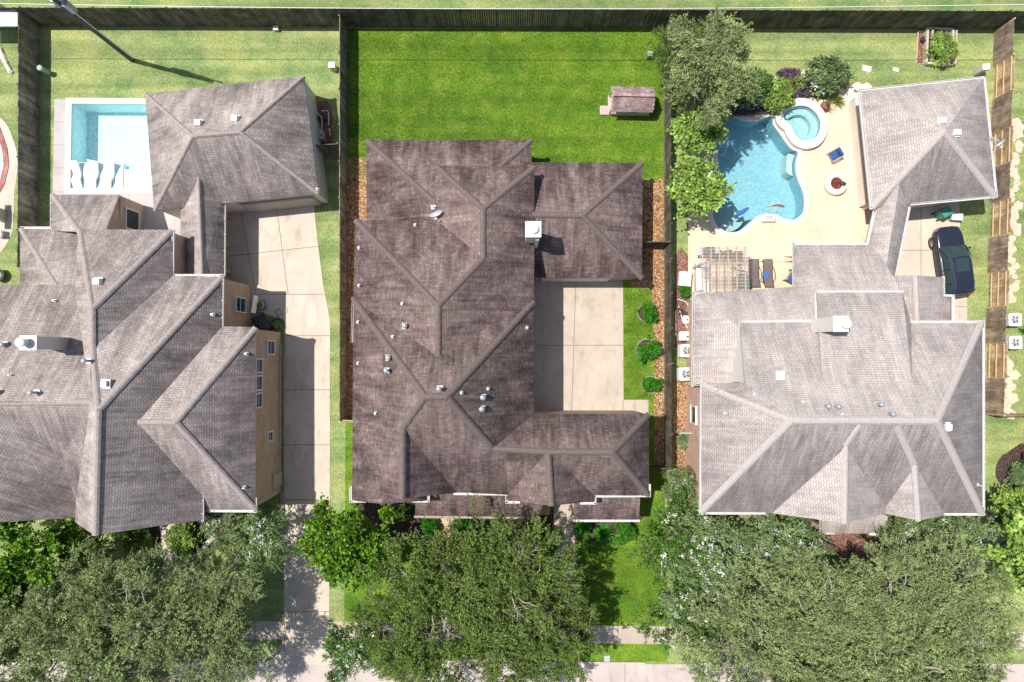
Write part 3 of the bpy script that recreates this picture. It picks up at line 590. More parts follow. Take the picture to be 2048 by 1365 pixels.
F = [['k1', 'k2', 'k3', 'k5'], ['k1', 'k5', 'k6', 'k7'], ['k2', 'k8', 'k9', 'k3'], ['k8', 'l1', 'l2', 'k9']]
RL = Roof(V, F, hr, 'shingle_pale', 'fascia_tan'); RL.gutter([(3, [(1405, 587), (1387, 587), (1385, 772)]), (3, [(1588, 572), (1587, 488), (1735, 488)])])
walls(hr, [([(1387, 588), (1640, 592), (1640, 500), (1750, 489), (1800, 640), (1500, 700), (1490, 775), (1385, 772)], 3, .33)], 'brick_pink')
V = dict(a=(1776, 552, 3.2), b=(1832, 551, 4.6), c=(1836, 660, 4.6), d=(1780, 660, 3.2), e=(1887, 555, 3.2), f=(1887, 592, 3.2), f2=(1907, 592, 2.8), f3=(1907, 660, 2.8))
RE = Roof(V, [['a', 'b', 'c', 'd'], ['b', 'e', 'f', 'f2', 'f3', 'c']], hr, 'shingle_pale', 'fascia_tan', wallmat='brick_pink'); RE.caps([['b', 'c']], 'cap_pale')
RE.gutter([(3.2, [(1887, 555), (1887, 591), (1907, 592), (1907, 644)])])
walls(hr, [([(1790, 556), (1887, 556), (1887, 592), (1905, 592), (1905, 660), (1790, 660)], 3, .3)], 'brick_pink')
V = dict(a=(1644, 1030, 3.6), b=(1772, 1030, 3.6), c=(1772, 1068, 3), d=(1642, 1067, 3)); RP = Roof(V, [['a', 'b', 'c', 'd']], hr, 'shingle_pale', 'fascia_tan'); RP.gutter([(3, [(1642, 1042), (1642, 1067), (1668, 1067)]), (3, [(1741, 1069), (1772, 1069), (1772, 1035)])])
for px in (1650, 1764): m = MB(); p = P(px, 1060, 2.8); m.box((p.x, p.y, 1.45), (.3, .3, 2.9)); m.build('porch_post', 'brick_pink', hr)
for k, px, py in (('pipe', 1431, 779), ('pipe', 1509, 790), ('pipe', 1450, 827), ('pipe', 1526, 841), ('box', 1560, 751), ('pipe', 1607, 804), ('pipe', 1686, 829), ('box', 1892, 854), ('pipe', 1955, 970), ('stack', 1648, 812), ('stack', 1668, 812), ('stack', 1752, 808), ('stack', 1775, 827)): RR.vent(k, px, py)
m = MB(); zt = 7.9; a = P(1681, 648, zt); zb = 4.8
m.box((a.x, a.y, (zt+zb)/2), (.82, .84, zt-zb)); m.box((a.x, a.y, zt+.02), (.9, .92, .06)); m.cyl((a.x+.22, a.y, zt+.04), .2, .2, 18); m.cyl((a.x+.22, a.y, zt+.24), .28, .06, 20); m.build('chimney', 'siding_white', RR.obj)
# right garage with stucco wall, and its walkway
gr_ = thing('garage_building', 'detached garage with pyramid pale grey roof at the end of the black car driveway', 'garage', P(1850, 290, 0))
V = dict(a=(1720, 182, 3.2), b=(1967, 156, 3.2), c=(1992, 393, 3.2), d=(1744, 416, 3.2), p=(1890, 262, 5.4, 9))
RQ = Roof(V, [['a', 'b', 'p'], ['b', 'c', 'p'], ['c', 'd', 'p'], ['d', 'a', 'p']], gr_, 'shingle_pale', 'fascia_tan', stain={1: .3, 2: 1.}); RQ.caps([['c', 'p'], ['d', 'p']], 'cap_pale', .24)
RQ.gutter([(3.2, [(1720, 181), (1968, 155)]), (3.2, [(1719, 182), (1743, 417)]), (3.2, [(1969, 156), (1993, 393)]), (3.2, [(1824, 409), (1992, 394)])])
RQ.vent('box', 1882, 244); RQ.vent('box', 1911, 267)
walls(gr_, [([(1783, 188), (1955, 165), (1980, 388), (1800, 408)], 3.2, .1)], 'siding_white')
m = MB(); p = P(1738, 404); m.box((p.x, p.y, 1.5), (.8, .6, 3.0), .1); m.build('brick_pier', 'brick_pink', gr_)
m = MB(); a, b = P(1701, 205), P(1722, 415); d = (b-a).normalized(); mid = (a+b)/2
m.box((mid.x, mid.y, .5), ((b-a).length, .35, 1.0), math.atan2(d.y, d.x)); m.build('garden_wall', 'stone_cream', gr_)
wr_ = thing('covered_walkway', 'bent pale grey roof linking the pyramid roofed garage to the pink brick house', 'walkway', P(1780, 460, 0))
V = dict(a=(1756, 387, 2.9), b=(1796, 330, 3.9, 9), b2=(1800, 360, 3.9, 9), c=(1768, 560, 3.8, 9), d=(1738, 500, 2.9), e=(1822, 396, 2.9), f=(1789, 556, 2.9))
RV = Roof(V, [['a', 'b', 'b2', 'c', 'd'], ['b2', 'e', 'f', 'c']], wr_, 'shingle_pale', 'fascia_tan'); RV.gutter([(2.9, [(1757, 386), (1735, 488)]), (2.9, [(1823, 396), (1790, 553)])])
for px, py in ((1770, 400), (1754, 480), (1808, 420), (1794, 500)): m = MB(); p = P(px, py, 2.7); m.box((p.x, p.y, 1.35), (.2, .2, 2.7)); m.build('post', 'brick_pink', wr_)
# ---------------------------------------------------------------- ground, lawns, paving, pools
HOLE_L = [(144, 208), (300, 209), (306, 377), (141, 377)]
z5 = lambda pts: [(1340+a/4.876, 200+b/4.876) for a, b in pts]
POOL_R = smoothloop(z5([(385, 215), (480, 128), (600, 155), (720, 200), (830, 212), (985, 160), (1010, 250), (1070, 330), (1130, 420), (1190, 485), (1248, 515), (1228, 600), (1228, 700), (1255, 800), (1295, 900), (1310, 1000), (1290, 1110), (1200, 1172), (1110, 1158), (1040, 1122), (960, 1108), (870, 1130), (800, 1178), (740, 1232), (670, 1280), (600, 1293), (530, 1280), (455, 1225), (420, 1140), (425, 1060), (432, 990), (415, 910), (380, 850), (378, 790), (435, 710), (466, 620), (455, 530), (425, 455), (380, 390), (365, 300)]), 4)
SPA = smoothloop(z5([(1085, 170), (1140, 110), (1230, 78), (1330, 95), (1405, 160), (1440, 240), (1430, 330), (1380, 400), (1300, 422), (1235, 400), (1190, 345), (1155, 275), (1095, 220)]), 4)
POOL_W = [(-60, 210), (-8, 262), (5, 300), (8, 330), (0, 365), (-20, 400), (-70, 440)]
W = lambda pts, z=0.: [P2(a, b, z) for a, b in pts]
hL, hR_, hS, hW = W(HOLE_L), W(POOL_R), W(SPA), W(POOL_W)
BIG = [(-400, -400), (400, -400), (400, 400), (-400, 400)]
g = sheet('ground', [BIG], -.004, 'grass_pale', [hL, hR_, hS, hW], px=False); struct(g)
def rect(x0, y0, x1, y1): return [(x0, y0), (x1, y0), (x1, y1), (x0, y1)]
struct(sheet('lawn', [[(691, 58), (1329, 58), (1329, 930), (1335, 1324), (688, 1319), (691, 835)]], 0, 'grass_lush'))
struct(sheet('field', [W([(-600, 55), (2700, 55), (2700, -900), (-600, -900)])], 0.0, 'grass_far', px=False))
# gravel and mulch beds
struct(sheet('gravel_strip', [[(692, 315), (745, 315), (745, 834), (692, 834)]], .004, 'pebbles_orange'))
struct(sheet('gravel_strip', [[(1262, 362), (1305, 358), (1329, 357), (1329, 925), (1308, 925), (1309, 700), (1304, 580), (1262, 572)]], .004, 'pebbles_orange'))
struct(sheet('mulch_bed', [smoothloop([(712, 998), (860, 1000), (1000, 1030), (1112, 1030), (1118, 1090), (1000, 1110), (880, 1100), (790, 1080), (740, 1040)], 4)], .004, 'mulch_dark'))
struct(sheet('mulch_bed', [smoothloop([(1150, 1030), (1275, 1032), (1280, 1042), (1255, 1062), (1235, 1078), (1200, 1090), (1160, 1085), (1150, 1070)], 4)], .004, 'mulch_dark'))
struct(sheet('mulch_bed', [smoothloop([(2060, 895), (2015, 905), (1995, 925), (1992, 955), (2010, 985), (1990, 1010), (1985, 1040), (2060, 1060)], 4)], .004, 'mulch_dark'))
struct(sheet('mulch_bed', [smoothloop([(1640, 1040), (1790, 1030), (1800, 1080), (1760, 1110), (1690, 1120), (1640, 1090)], 4)], .004, 'mulch_red'))
struct(sheet('mulch_bed', [smoothloop([(640, 205), (660, 210), (668, 300), (630, 300), (610, 215)], 3)], .004, 'mulch_red'))
struct(sheet('mulch_bed', [smoothloop([(1349, 765), (1377, 765), (1377, 930), (1349, 940)], 2)], .004, 'pebbles_orange'))
struct(sheet('mulch_bed', [smoothloop([(1350, 510), (1376, 512), (1380, 590), (1378, 690), (1350, 690)], 2)], .004, 'mulch_red'))
struct(sheet('mulch_bed', [smoothloop([(250, 1040), (300, 1080), (330, 1110), (400, 1105), (440, 1080), (470, 1030)], 3)], .004, 'mulch_dark'))
# paving of the centre lot
def joints(par, segs, w_=.035, z=.013, mat='joint'):
    m = MB()
    for (a, b, c, d) in segs:
        p, q = P(a, b, z), P(c, d, z); e = q-p; n = Vector((-e.y, e.x, 0)).normalized()*w_/2; m.add([p+n, p-n, q-n, q+n], [(0, 1, 2, 3)])
    m.build('joint', mat, par)
def slab(name, poly, mat, z=.008, px=True):
    m = MB(); m.prism(W(poly) if px else poly, -.05, z+.02, bottom=False); o = m.build(name, mat); return struct(o)
d = slab('driveway', [(1050, 557), (1246, 557), (1247, 800), (1297, 800), (1297, 842), (1050, 842)], 'concrete_drive')
joints(d, [(1152, 557, 1143, 828), (1060, 691, 1246, 691), (1246, 800, 1246, 828), (1066, 824, 1246, 826)], z=.032)
d = slab('path', [(1107, 1000), (1149, 1000), (1150, 1258), (1112, 1258)], 'concrete_walk'); joints(d, [(1110, 1056, 1149, 1056), (1110, 1130, 1149, 1130), (1110, 1200, 1149, 1200)], z=.032)
slab('porch_floor', [(840, 995), (1100, 995), (1100, 1030), (908, 1030), (905, 1075), (873, 1075), (871, 1030), (840, 1030)], 'patio_sand', .012)
d = slab('sidewalk', [(657.7, 1243), (-200, 1238), (-200, 1279), (657.7, 1279)], 'concrete_walk', .002); 
joints(d, [(x, 1241, x, 1279) for x in (-30, 60, 150, 240, 330, 420, 510)], z=.026)
d = slab('sidewalk', [(659.5, 1243), (1900, 1262), (2260, 1266), (2260, 1300), (1900, 1298), (659.5, 1278)], 'concrete_walk', .002)
joints(d, [(x, 1243+(x-660)*.0155, x, 1279+(x-660)*.0155) for x in (750, 840, 930, 1020, 1110, 1236, 1291, 1380, 1470, 1560, 1650, 1740, 1830)], z=.026)
# street and the left driveway
d = slab('road', [(-700, 1322), (2800, 1334), (2800, 1760), (-700, 1760)], 'concrete_street', -.016); joints(d, [(552, 1322, 552, 1500), (-700, 1420, 2800, 1420), (900, 1326, 900, 1600), (1250, 1326, 1250, 1600)], z=.008)
m = MB()
for a, b in (((-700, 1313), (500, 1317)), ((700, 1319), (1290, 1324)), ((1400, 1324), (2800, 1330))):
    p, q = P(*a), P(*b); c = (p+q)/2; m.box((c.x, c.y-.07, .0), ((q-p).length, .15, .24), math.atan2((q-p).y, (q-p).x))
struct(m.build('kerb', 'concrete_street'))
m = MB(); m.tube([P(500, 1319, .04), P(530, 1316, .04), (P(553, 1305, .04)), P(566, 1288, .04), P(570, 1262, .04)], .07); struct(m.build('kerb', 'concrete_street'))
d = slab('driveway', [(440, 405), (626, 393), (634, 470), (645, 560), (660, 640), (660, 1000), (658.5, 1284), (662, 1300), (672, 1316), (690, 1330), (520, 1328), (545, 1318), (560, 1305), (569, 1288), (569, 1240), (568, 980), (568, 640), (440, 600)], 'concrete_pale', .003)
joints(d, [(478, 405, 512, 590), (552, 405, 576, 588), (446, 514, 637, 493), (515, 589, 650, 589), (568, 672, 660, 672), (568, 780, 660, 780), (568, 890, 660, 890), (568, 1000, 660, 1000), (568, 1224, 659, 1224), (568, 1278, 659, 1278), (569, 1240, 569, 1330)], z=.027)
slab('path', [(318, 1040), (349, 1035), (355, 1080), (352, 1150), (330, 1150)], 'concrete_pale', .004)
d = slab('patio', [(109, 199), (298, 197), (303, 380), (345, 415), (450, 410), (450, 560), (340, 560), (340, 470), (230, 470), (105, 470), (105, 395)], 'deck_grey', -.03)
m = MB(); d['kind'] = 'structure'
# the ground under patio: remove overlap by cutting the pool through the patio
bpy.data.objects.remove(d)
d = struct(sheet('patio', [[(109, 199), (322, 197), (322, 380), (345, 415), (450, 410), (450, 560), (340, 560), (340, 470), (105, 470), (105, 395)]], .006, 'deck_grey', [HOLE_L]))
joints(d, [(109, 244, 130, 244), (108, 290, 130, 290), (107, 336, 130, 336), (258, 385, 258, 420), (105, 384, 300, 386)], z=.012, mat='cap_grey')
def pool(name, label, outer, hole, depth, mats, wz=-.12, coping=.32, cz=.05, cmat='coping_stone', rw='water_teal'):
    """hole: world polygon of the water; wall and floor of plaster, a stone coping ring, a water sheet"""
    t = thing(name, label, 'pool', (sum(p[0] for p in hole)/len(hole), sum(p[1] for p in hole)/len(hole), 0))
    h = hole if earea(hole) > 0 else hole[::-1]; n = len(h); m = MB()
    m.add([(p[0], p[1], .0) for p in h]+[(p[0], p[1], -depth) for p in h], [(i, n+i, n+(i+1) % n, (i+1) % n) for i in range(n)])
    m.add([(p[0], p[1], -depth) for p in h], [tuple(range(n))])
    m.build('basin', mats[0], t)
    inn = offset(h, .005); out = offset(h, -coping); m = MB()
    vs = [(p[0], p[1], -.06) for p in inn]+[(p[0], p[1], cz) for p in inn]+[(p[0], p[1], cz) for p in out]+[(p[0], p[1], -.02) for p in out]
    m.add(vs, [(k*n+i, k*n+(i+1) % n, (k+1)*n+(i+1) % n, (k+1)*n+i) for i in range(n) for k in (0, 1, 2)]); m.build('coping', cmat, t)
    m = MB(); m.add([(p[0], p[1], wz) for p in h], [tuple(range(n))])
    m.build('water', rw, t); return t
def shelf(t, poly, z0, z1, mat, name='ledge'):
    m = MB(); m.prism(poly, z0, z1); m.build(name, mat, t)
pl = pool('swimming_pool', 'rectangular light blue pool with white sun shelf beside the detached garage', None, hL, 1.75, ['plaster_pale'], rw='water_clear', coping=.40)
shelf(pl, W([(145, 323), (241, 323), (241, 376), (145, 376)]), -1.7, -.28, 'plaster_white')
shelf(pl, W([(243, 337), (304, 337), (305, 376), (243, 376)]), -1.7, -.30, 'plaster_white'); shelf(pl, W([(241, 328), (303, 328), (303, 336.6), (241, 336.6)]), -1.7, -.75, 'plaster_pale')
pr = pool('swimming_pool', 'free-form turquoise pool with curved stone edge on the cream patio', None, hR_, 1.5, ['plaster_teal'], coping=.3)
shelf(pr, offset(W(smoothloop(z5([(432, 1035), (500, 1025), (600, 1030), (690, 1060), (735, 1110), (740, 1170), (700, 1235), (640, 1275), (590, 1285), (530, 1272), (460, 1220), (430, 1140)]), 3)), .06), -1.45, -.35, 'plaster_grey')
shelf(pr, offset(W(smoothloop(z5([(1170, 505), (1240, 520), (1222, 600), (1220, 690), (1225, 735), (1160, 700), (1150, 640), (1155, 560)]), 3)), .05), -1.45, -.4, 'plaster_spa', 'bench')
sp = thing('hot_tub', 'raised round spa with wide pale stone rim at the corner of the free-form pool', 'hot tub', (sum(p[0] for p in hS)/len(hS), sum(p[1] for p in hS)/len(hS), 0))
h = hS if earea(hS) > 0 else hS[::-1]; n = len(h); m = MB(); fz = -.55
m.add([(p[0], p[1], .4) for p in h]+[(p[0], p[1], fz) for p in h], [(i, n+i, n+(i+1) % n, (i+1) % n) for i in range(n)]); m.prism(h, fz-.05, fz); m.build('basin', 'plaster_spa', sp)
outr = offset(h, -.52); m = MB()
vs = [(p[0], p[1], .2) for p in h]+[(p[0], p[1], .42) for p in h]+[(p[0], p[1], .42) for p in outr]+[(p[0], p[1], -.9) for p in outr]
m.add(vs, [(k*n+i, k*n+(i+1) % n, (k+1)*n+(i+1) % n, (k+1)*n+i) for i in range(n) for k in (0, 1, 2)]); m.build('rim', 'coping_stone', sp)
m = MB(); ins = offset(h, .45); vs = [(p[0], p[1], -.1) for p in h]+[(p[0], p[1], -.1) for p in ins]+[(p[0], p[1], fz) for p in ins]
m.add(vs, [(k*n+i, k*n+(i+1) % n, (k+1)*n+(i+1) % n, (k+1)*n+i) for i in range(n) for k in (0, 1)]); m.build('bench', 'plaster_spa', sp)
m = MB(); m.prism(h, .2799, .28); m.build('water', 'water_teal', sp)
# west neighbour's pool at the frame edge
struct(sheet('patio', [smoothloop([(-90, 180), (-30, 215), (10, 245), (28, 285), (35, 320), (33, 355), (28, 390), (27, 440), (22, 470), (5, 500), (-20, 525), (-90, 540)], 4)], .006, 'concrete_pale', [POOL_W]))
pw = pool('swimming_pool', 'edge of a light blue pool with red tile border at the left frame edge', None, hW, 1.3, ['plaster_pale'], rw='water_clear', coping=.36, cmat='tile_red')
# pool patio on the right
d = struct(sheet('patio', [[(1377, 300), (1372, 240), (1440, 215), (1520, 225), (1560, 205), (1600, 190), (1652, 200), (1690, 205), (1760, 195), (1790, 330), (1800, 425), (1745, 425), (1742, 492), (1700, 505), (1660, 505), (1660, 590), (1376, 590)]], .008, 'pool_deck_cream', [POOL_R, SPA]))
joints(d, [(1604, 335, 1628, 330), (1640, 278, 1704, 278), (1684, 341, 1712, 325), (1700, 368, 1718, 365), (1610, 340, 1650, 365), (1376, 524, 1590, 524), (1708, 460, 1740, 492), (1420, 462, 1420, 590), (1690, 395, 1740, 440), (1538, 470, 1538, 590)], .02, .013, 'fascia_tan')
d = slab('driveway', [(1780, 420), (1824, 398), (1917, 390), (1921, 480), (1930, 560), (1934, 600), (1934, 660), (1780, 660)], 'concrete_pale', .002)
joints(d, [(1800, 501, 1922, 501), (1842, 405, 1842, 560), (1905, 614, 1933, 614)], z=.026)
def stones(name, label, spots, seed, mat='flagstone'):
    rnd = random.Random(seed); t = thing(name, label, 'stepping stones', P(*spots[0][:2]))
    for (px, py, r) in spots:
        c = P(px, py); m = MB(); k = rnd.randint(5, 7); a0 = rnd.random()*6
        m.prism([(c.x+r*rnd.uniform(.8, 1.2)*math.cos(a0+6.283*i/k), c.y+r*rnd.uniform(.75, 1.1)*math.sin(a0+6.283*i/k)) for i in range(k)], -.02, .03+.012*rnd.random()); m.build('stone', mat, t)
    return t
rnd = random.Random(5)
stones('stepping_stones', 'irregular tan flagstones in a strip of grass beyond the brown fence', [(2031+rnd.uniform(-9, 9)-(y-250)*.02, y, rnd.uniform(.22, .42)) for y in range(246, 830, 11) if not 598 < y < 712], 5)
stones('stepping_stones', 'pale flagstone corner patio beside the pyramid roofed garage', [(1700, 178, .4), (1716, 174, .38), (1732, 176, .36), (1685, 186, .38), (1702, 192, .42), (1716, 196, .4), (1730, 190, .3), (1692, 203, .38), (1708, 208, .42), (1716, 216, .36), (1722, 205, .3)], 8, 'stone_cream')
for px, py, s_, lb in ((1733, 138, .33, 'wide white paving slab lying alone on the right back lawn'), (1791, 140, .22, 'small square white paving slab on the right back lawn')):
    m = MB(); c = P(px, py); m.box((c.x, c.y, .02), (s_*1.9, s_*1.25, .05), -.2); tag(m.build('paving_slab', 'rock_white'), lb, 'slab')
# ---------------------------------------------------------------- fences
def fence(name, label, a, b, h, mat, side=1, posts=2.4, seed=1, alt=False, group=None, cap=False):
    rnd = random.Random(seed); p, q = P(*a), P(*b); e = q-p; L = e.length; e.normalize(); nn = Vector((-e.y, e.x, 0))*side; ang = math.atan2(e.y, e.x)
    t = thing(name, label, 'fence', p, group)
    npn = max(1, round(L/posts)); pl_ = L/npn
    for k in range(npn):
        flip = alt and k % 2 == 1; off = -.07 if flip else .05; m = MB(); nb = max(1, int(pl_/.145)); bw = pl_/nb
        for i in range(nb):
            c = p+e*(k*pl_+(i+.5)*bw)+nn*(off+rnd.uniform(-.006, .006)); hh = h+rnd.uniform(-.03, .03)
            m.box((c.x, c.y, hh/2), (bw-.008, .02, hh), ang)
        m.build('board_panel', 'fence_cedar' if flip else mat, t)
        for z in (.3, h*.5, h-.25) if alt else (h-.25,):
            m = MB(); c = p+e*((k+.5)*pl_)+nn*(-.02); m.box((c.x, c.y, z), (pl_-.02, .045, .09), ang); m.build('rail', 'rail_cedar' if alt else mat, t)
    for k in range(npn+1): m = MB(); c = p+e*(k*pl_)-nn*.02; m.box((c.x, c.y, h/2), (.09, .09, h+.02), ang); m.build('post', 'rail_cedar' if alt else mat, t)
    if cap or not alt:
        m = MB(); c = p+e*L/2+nn*.075; m.box((c.x, c.y, .09), (L, .03, .18), ang); m.build('rot_board', mat, t)
    return t
fence('board_fence', 'tall weathered board fence along the far field, behind all three back yards', (-120, 50), (2180, 58), 2.5, 'fence_old', -1, 2.4, 2)
fence('board_fence', 'grey weathered fence west of the rectangular pool yard, in morning shade', (76, 52), (74, 540), 1.95, 'fence_grey', 1, 2.4, 3)
fence('board_fence', 'long low board fence between the driveway side yard and the wide lawn', (692, 58), (692, 835), 1.9, 'fence_grey', 1, 2.4, 4)
fence('board_fence', 'board fence east of the wide lawn, alongside the orange gravel strip', (1330, 58), (1331, 930), 1.9, 'fence_old', -1, 2.4, 5)
fence('board_fence', 'brown fence with open-rail cedar panels at the far right side', (1989, 64), (1969, 826), 1.92, 'fence_brown', -1, 2.45, 6, True)
fence('board_fence', 'short fence joining the detached garage to the side fence', (628, 306), (688, 303), 1.8, 'fence_grey', -1, 2, 7)
fence('board_fence', 'short dark fence across the gravel strip beside the low garage wing', (1268, 492), (1329, 492), 1.8, 'fence_old', -1, 2, 8)
fence('board_fence', 'short front fence at the corner of the east gravel strip', (1290, 930), (1330, 930), 1.8, 'fence_old', -1, 2, 9)
fence('board_fence', 'short fence closing the west gravel strip near the front', (692, 838), (718, 838), 1.8, 'wood_pale', -1, 2, 10)
fence('board_fence', 'short brown fence end beside the flagstone strip at the right edge', (1970, 828), (2120, 826), 1.85, 'fence_brown', -1, 2, 11)
# ---------------------------------------------------------------- plants
def quadmesh(name, V, mat, parent=None, nv=4):
    V = np.asarray(V, dtype=np.float32).reshape(-1, 3); n = len(V)//nv
    me = bpy.data.meshes.new(name); me.vertices.add(len(V)); me.vertices.foreach_set('co', V.ravel()); me.loops.add(n*nv); me.loops.foreach_set('vertex_index', np.arange(n*nv, dtype=np.int32))
    me.polygons.add(n); me.polygons.foreach_set('loop_start', np.arange(0, n*nv, nv, dtype=np.int32)); me.polygons.foreach_set('loop_total', np.full(n, nv, dtype=np.int32))
    me.update(calc_edges=True); me.materials.append(MATS[mat])
    o = bpy.data.objects.new(name, me); C.objects.link(o); o.parent = parent; return o
def leaves(P0, D, ln, wd, rng, up=.6):
    """rhombic leaves at P0 along D"""
    n = len(P0); D = D/np.maximum(1e-6, np.linalg.norm(D, axis=1, keepdims=True)); N = rng.normal(size=(n, 3)); N[:, 2] += up*2
    S = np.cross(D, N); S /= np.maximum(1e-6, np.linalg.norm(S, axis=1, keepdims=True)); l_ = (ln*rng.uniform(.7, 1.3, n))[:, None]; w_ = (wd*rng.uniform(.7, 1.3, n))[:, None]
    return np.stack([P0, P0+D*l_*.45+S*w_, P0+D*l_, P0+D*l_*.45-S*w_], axis=1)
def crownpts(rng, R_, zc, rz, ncl, flat=.0, squash=1.):
    """clump centres spread through an uneven dome"""
    out = []; lobes = rng.normal(size=(7, 2)); ph = rng.uniform(0, 6.28, 7)
    nb = int(R_*R_*1.9)+9; bo = []
    for i in range(nb):
        a = rng.uniform(0, 6.283); rr = math.sqrt(rng.uniform(0, 1))*.93; ir = 1+.15*math.sin(3*a+ph[0])+.12*math.sin(5*a+ph[1])+.08*math.sin(9*a+ph[2]); z = math.sqrt(max(0, 1-rr**2))
        bo.append((math.cos(a)*rr*R_*ir, math.sin(a)*rr*R_*ir, zc+rz*(z*.95-.12)+rng.uniform(-.45, .35)*rz*.45))
    br = min(.34*math.sqrt(R_)+.12, R_*.42)
    for i in range(ncl):
        if rng.uniform() < .8:
            b = bo[rng.integers(0, nb)]; d = rng.normal(size=3); d /= np.linalg.norm(d); d[2] = abs(d[2])*.8-.1; q = np.array(b)+d*br*rng.uniform(.55, 1.1); out.append(tuple(q)); continue
        a = rng.uniform(0, 6.283); ir = 1+.15*math.sin(3*a+ph[0])+.12*math.sin(5*a+ph[1])+.08*math.sin(9*a+ph[2])
        rr = math.sqrt(rng.uniform(0, 1)); z = math.sqrt(max(0, 1-rr**2)); dep = rng.uniform(-.1, 1)**1.5 if rng.uniform() < .7 else rng.uniform(-.5, .4)
        dep = float(np.real(dep)) if not isinstance(dep, complex) else .5
        out.append((math.cos(a)*rr*R_*ir, math.sin(a)*rr*R_*ir, zc+rz*(z*(dep*.5+.2)-.3*rng.uniform()-.15)))
    return np.array(out)
def tree(label, kind, seed, R_, H, px=None, py=None, group=None, name='tree'):
    rng = np.random.default_rng(seed); rnd = random.Random(seed)
    K = dict(oak=dict(ncl=int(15*R_*R_*.8)+30, tw=12, lf=20, ll=.115, lw=.030, tl=.5, mat='leaf_oak', bark='bark_pale', rz=.42),
             bright=dict(ncl=int(15*R_*R_*1.25)+50, tw=8, lf=8, ll=.22, lw=.08, tl=.42, mat='leaf_bright', bark='bark', rz=.55),
             myrtle=dict(ncl=int(15*R_*R_*1.1)+30, tw=8, lf=12, ll=.15, lw=.042, tl=.48, mat='leaf_myrtle', bark='bark_pale', rz=.6),
             shrub=dict(ncl=int(60*R_*R_*3)+30, tw=8, lf=7, ll=.10, lw=.035, tl=.16, mat='leaf_shrub', bark='bark_brown', rz=.9))
    kk = dict(K[kind.replace('_pale', '')]); pale = kind.endswith('_pale')
    if pale: kk['mat'] += '_pale'
    t = thing(name, label, 'bush' if kk['rz'] == .9 else 'tree', (0, 0, 0), group)
    rz = R_*kk['rz']; zc = H-rz*.95; cl = crownpts(rng, R_, zc, rz, kk['ncl']); n = len(cl)
    tw = kk['tw']; A = np.repeat(cl, tw, axis=0); out = A-np.array([0, 0, zc-rz*.5]); out /= np.linalg.norm(out, axis=1, keepdims=True)
    D = out*.9+rng.normal(size=A.shape)*.55+np.array([0, 0, .18]); D /= np.linalg.norm(D, axis=1, keepdims=True)
    A = A+rng.normal(size=A.shape)*kk['tl']*.35; L = kk['tl']*rng.uniform(.6, 1.5, len(A))
    lf = kk['lf']; tt = np.tile(np.linspace(.12, 1., lf), len(A)); AA = np.repeat(A, lf, axis=0); DD = np.repeat(D, lf, axis=0); LL = np.repeat(L, lf)
    drop = np.zeros_like(AA); drop[:, 2] = -.25*tt*tt*LL
    Pp = AA+DD*(tt*LL)[:, None]+drop+rng.normal(size=AA.shape)*.025
    ld = DD*.6+rng.normal(size=DD.shape)*.7
    LV = leaves(Pp, ld, kk['ll'], kk['lw'], rng)
    m = MB(); r0 = .045*R_+.03
    nl = 3 if kk['rz'] > .5 and kind[:2] != 'br' else 1
    if kind[:5] != 'shrub':
        ths = [0] if nl == 1 else [rnd.uniform(0, 6.28) for _ in range(4)]
        top = Vector((0, 0, H*.38)); m.tube([(0, 0, -.1), (r0*.3, 0, H*.2), top], [r0*1.35, r0, r0*.85], 9)
        for k in range(9 if kind[:3] == 'oak' else 7):
            tgt = Vector(cl[rnd.randrange(n)])+Vector((0, 0, .25)); mid1 = top.lerp(tgt, .35)+Vector((rnd.uniform(-.3, .3), rnd.uniform(-.3, .3), .3)); mid2 = top.lerp(tgt, .7)+Vector((rnd.uniform(-.25, .25), rnd.uniform(-.25, .25), .35))
            m.tube([top, mid1, mid2, tgt], [r0*.5, r0*.34, r0*.2, r0*.07], 6)
            for j in range(5):
                s0 = mid1.lerp(mid2, rnd.random()) if j % 2 else mid2.lerp(tgt, rnd.random()); c2 = Vector(min(cl, key=lambda q: (Vector(q)-s0).length+rnd.uniform(0, R_*.5))); d2 = c2+(c2-s0)*.3+Vector((0, 0, .15))
                m.tube([s0, s0.lerp(d2, .5)+Vector((rnd.uniform(-.12, .12), rnd.uniform(-.12, .12), .12)), d2], [r0*.15, r0*.09, r0*.03], 4)
        if kind[:3] == 'oak':
            for k in range(9):
                a0 = rnd.uniform(0, 6.28); pts = []; r1 = rnd.uniform(.1, .4); r2 = r1+rnd.uniform(.3, .5); a1 = a0+rnd.uniform(-.5, .5)
                for i in range(6):
                    u = i/5; rr = (r1+(r2-r1)*u); a = a0+(a1-a0)*u; pts.append(Vector((rr*R_*math.cos(a)+rnd.uniform(-.1, .1), rr*R_*math.sin(a)+rnd.uniform(-.1, .1), zc+rz*(math.sqrt(max(0, 1-rr*rr))*.95-.12)-.9*(1-u)**2+.12+rnd.uniform(-.1, .1))))
                m.tube(pts, [r0*.28*(1-.13*i) for i in range(6)], 5)
                for j in (2, 3, 4):
                    p = pts[j]; d_ = Vector((rnd.uniform(-.7, .7), rnd.uniform(-.7, .7), .22)); m.tube([p, p+d_*.6+Vector((0, 0, .06)), p+d_*1.3], [r0*.10, r0*.06, r0*.03], 4)
    else: m.tube([(0, 0, -.05), (0, 0, H*.5)], [.04, .02], 6)
    m.build('trunk', kk['bark'], t)
    sel = rng.random(len(A)) < (.11 if kind[:3] == 'oak' else .05)
    a = A[sel]; d = D[sel]; l_ = L[sel][:, None]*1.15; sd = np.cross(d, rng.normal(size=d.shape)); sd /= np.linalg.norm(sd, axis=1, keepdims=True); w_ = .008
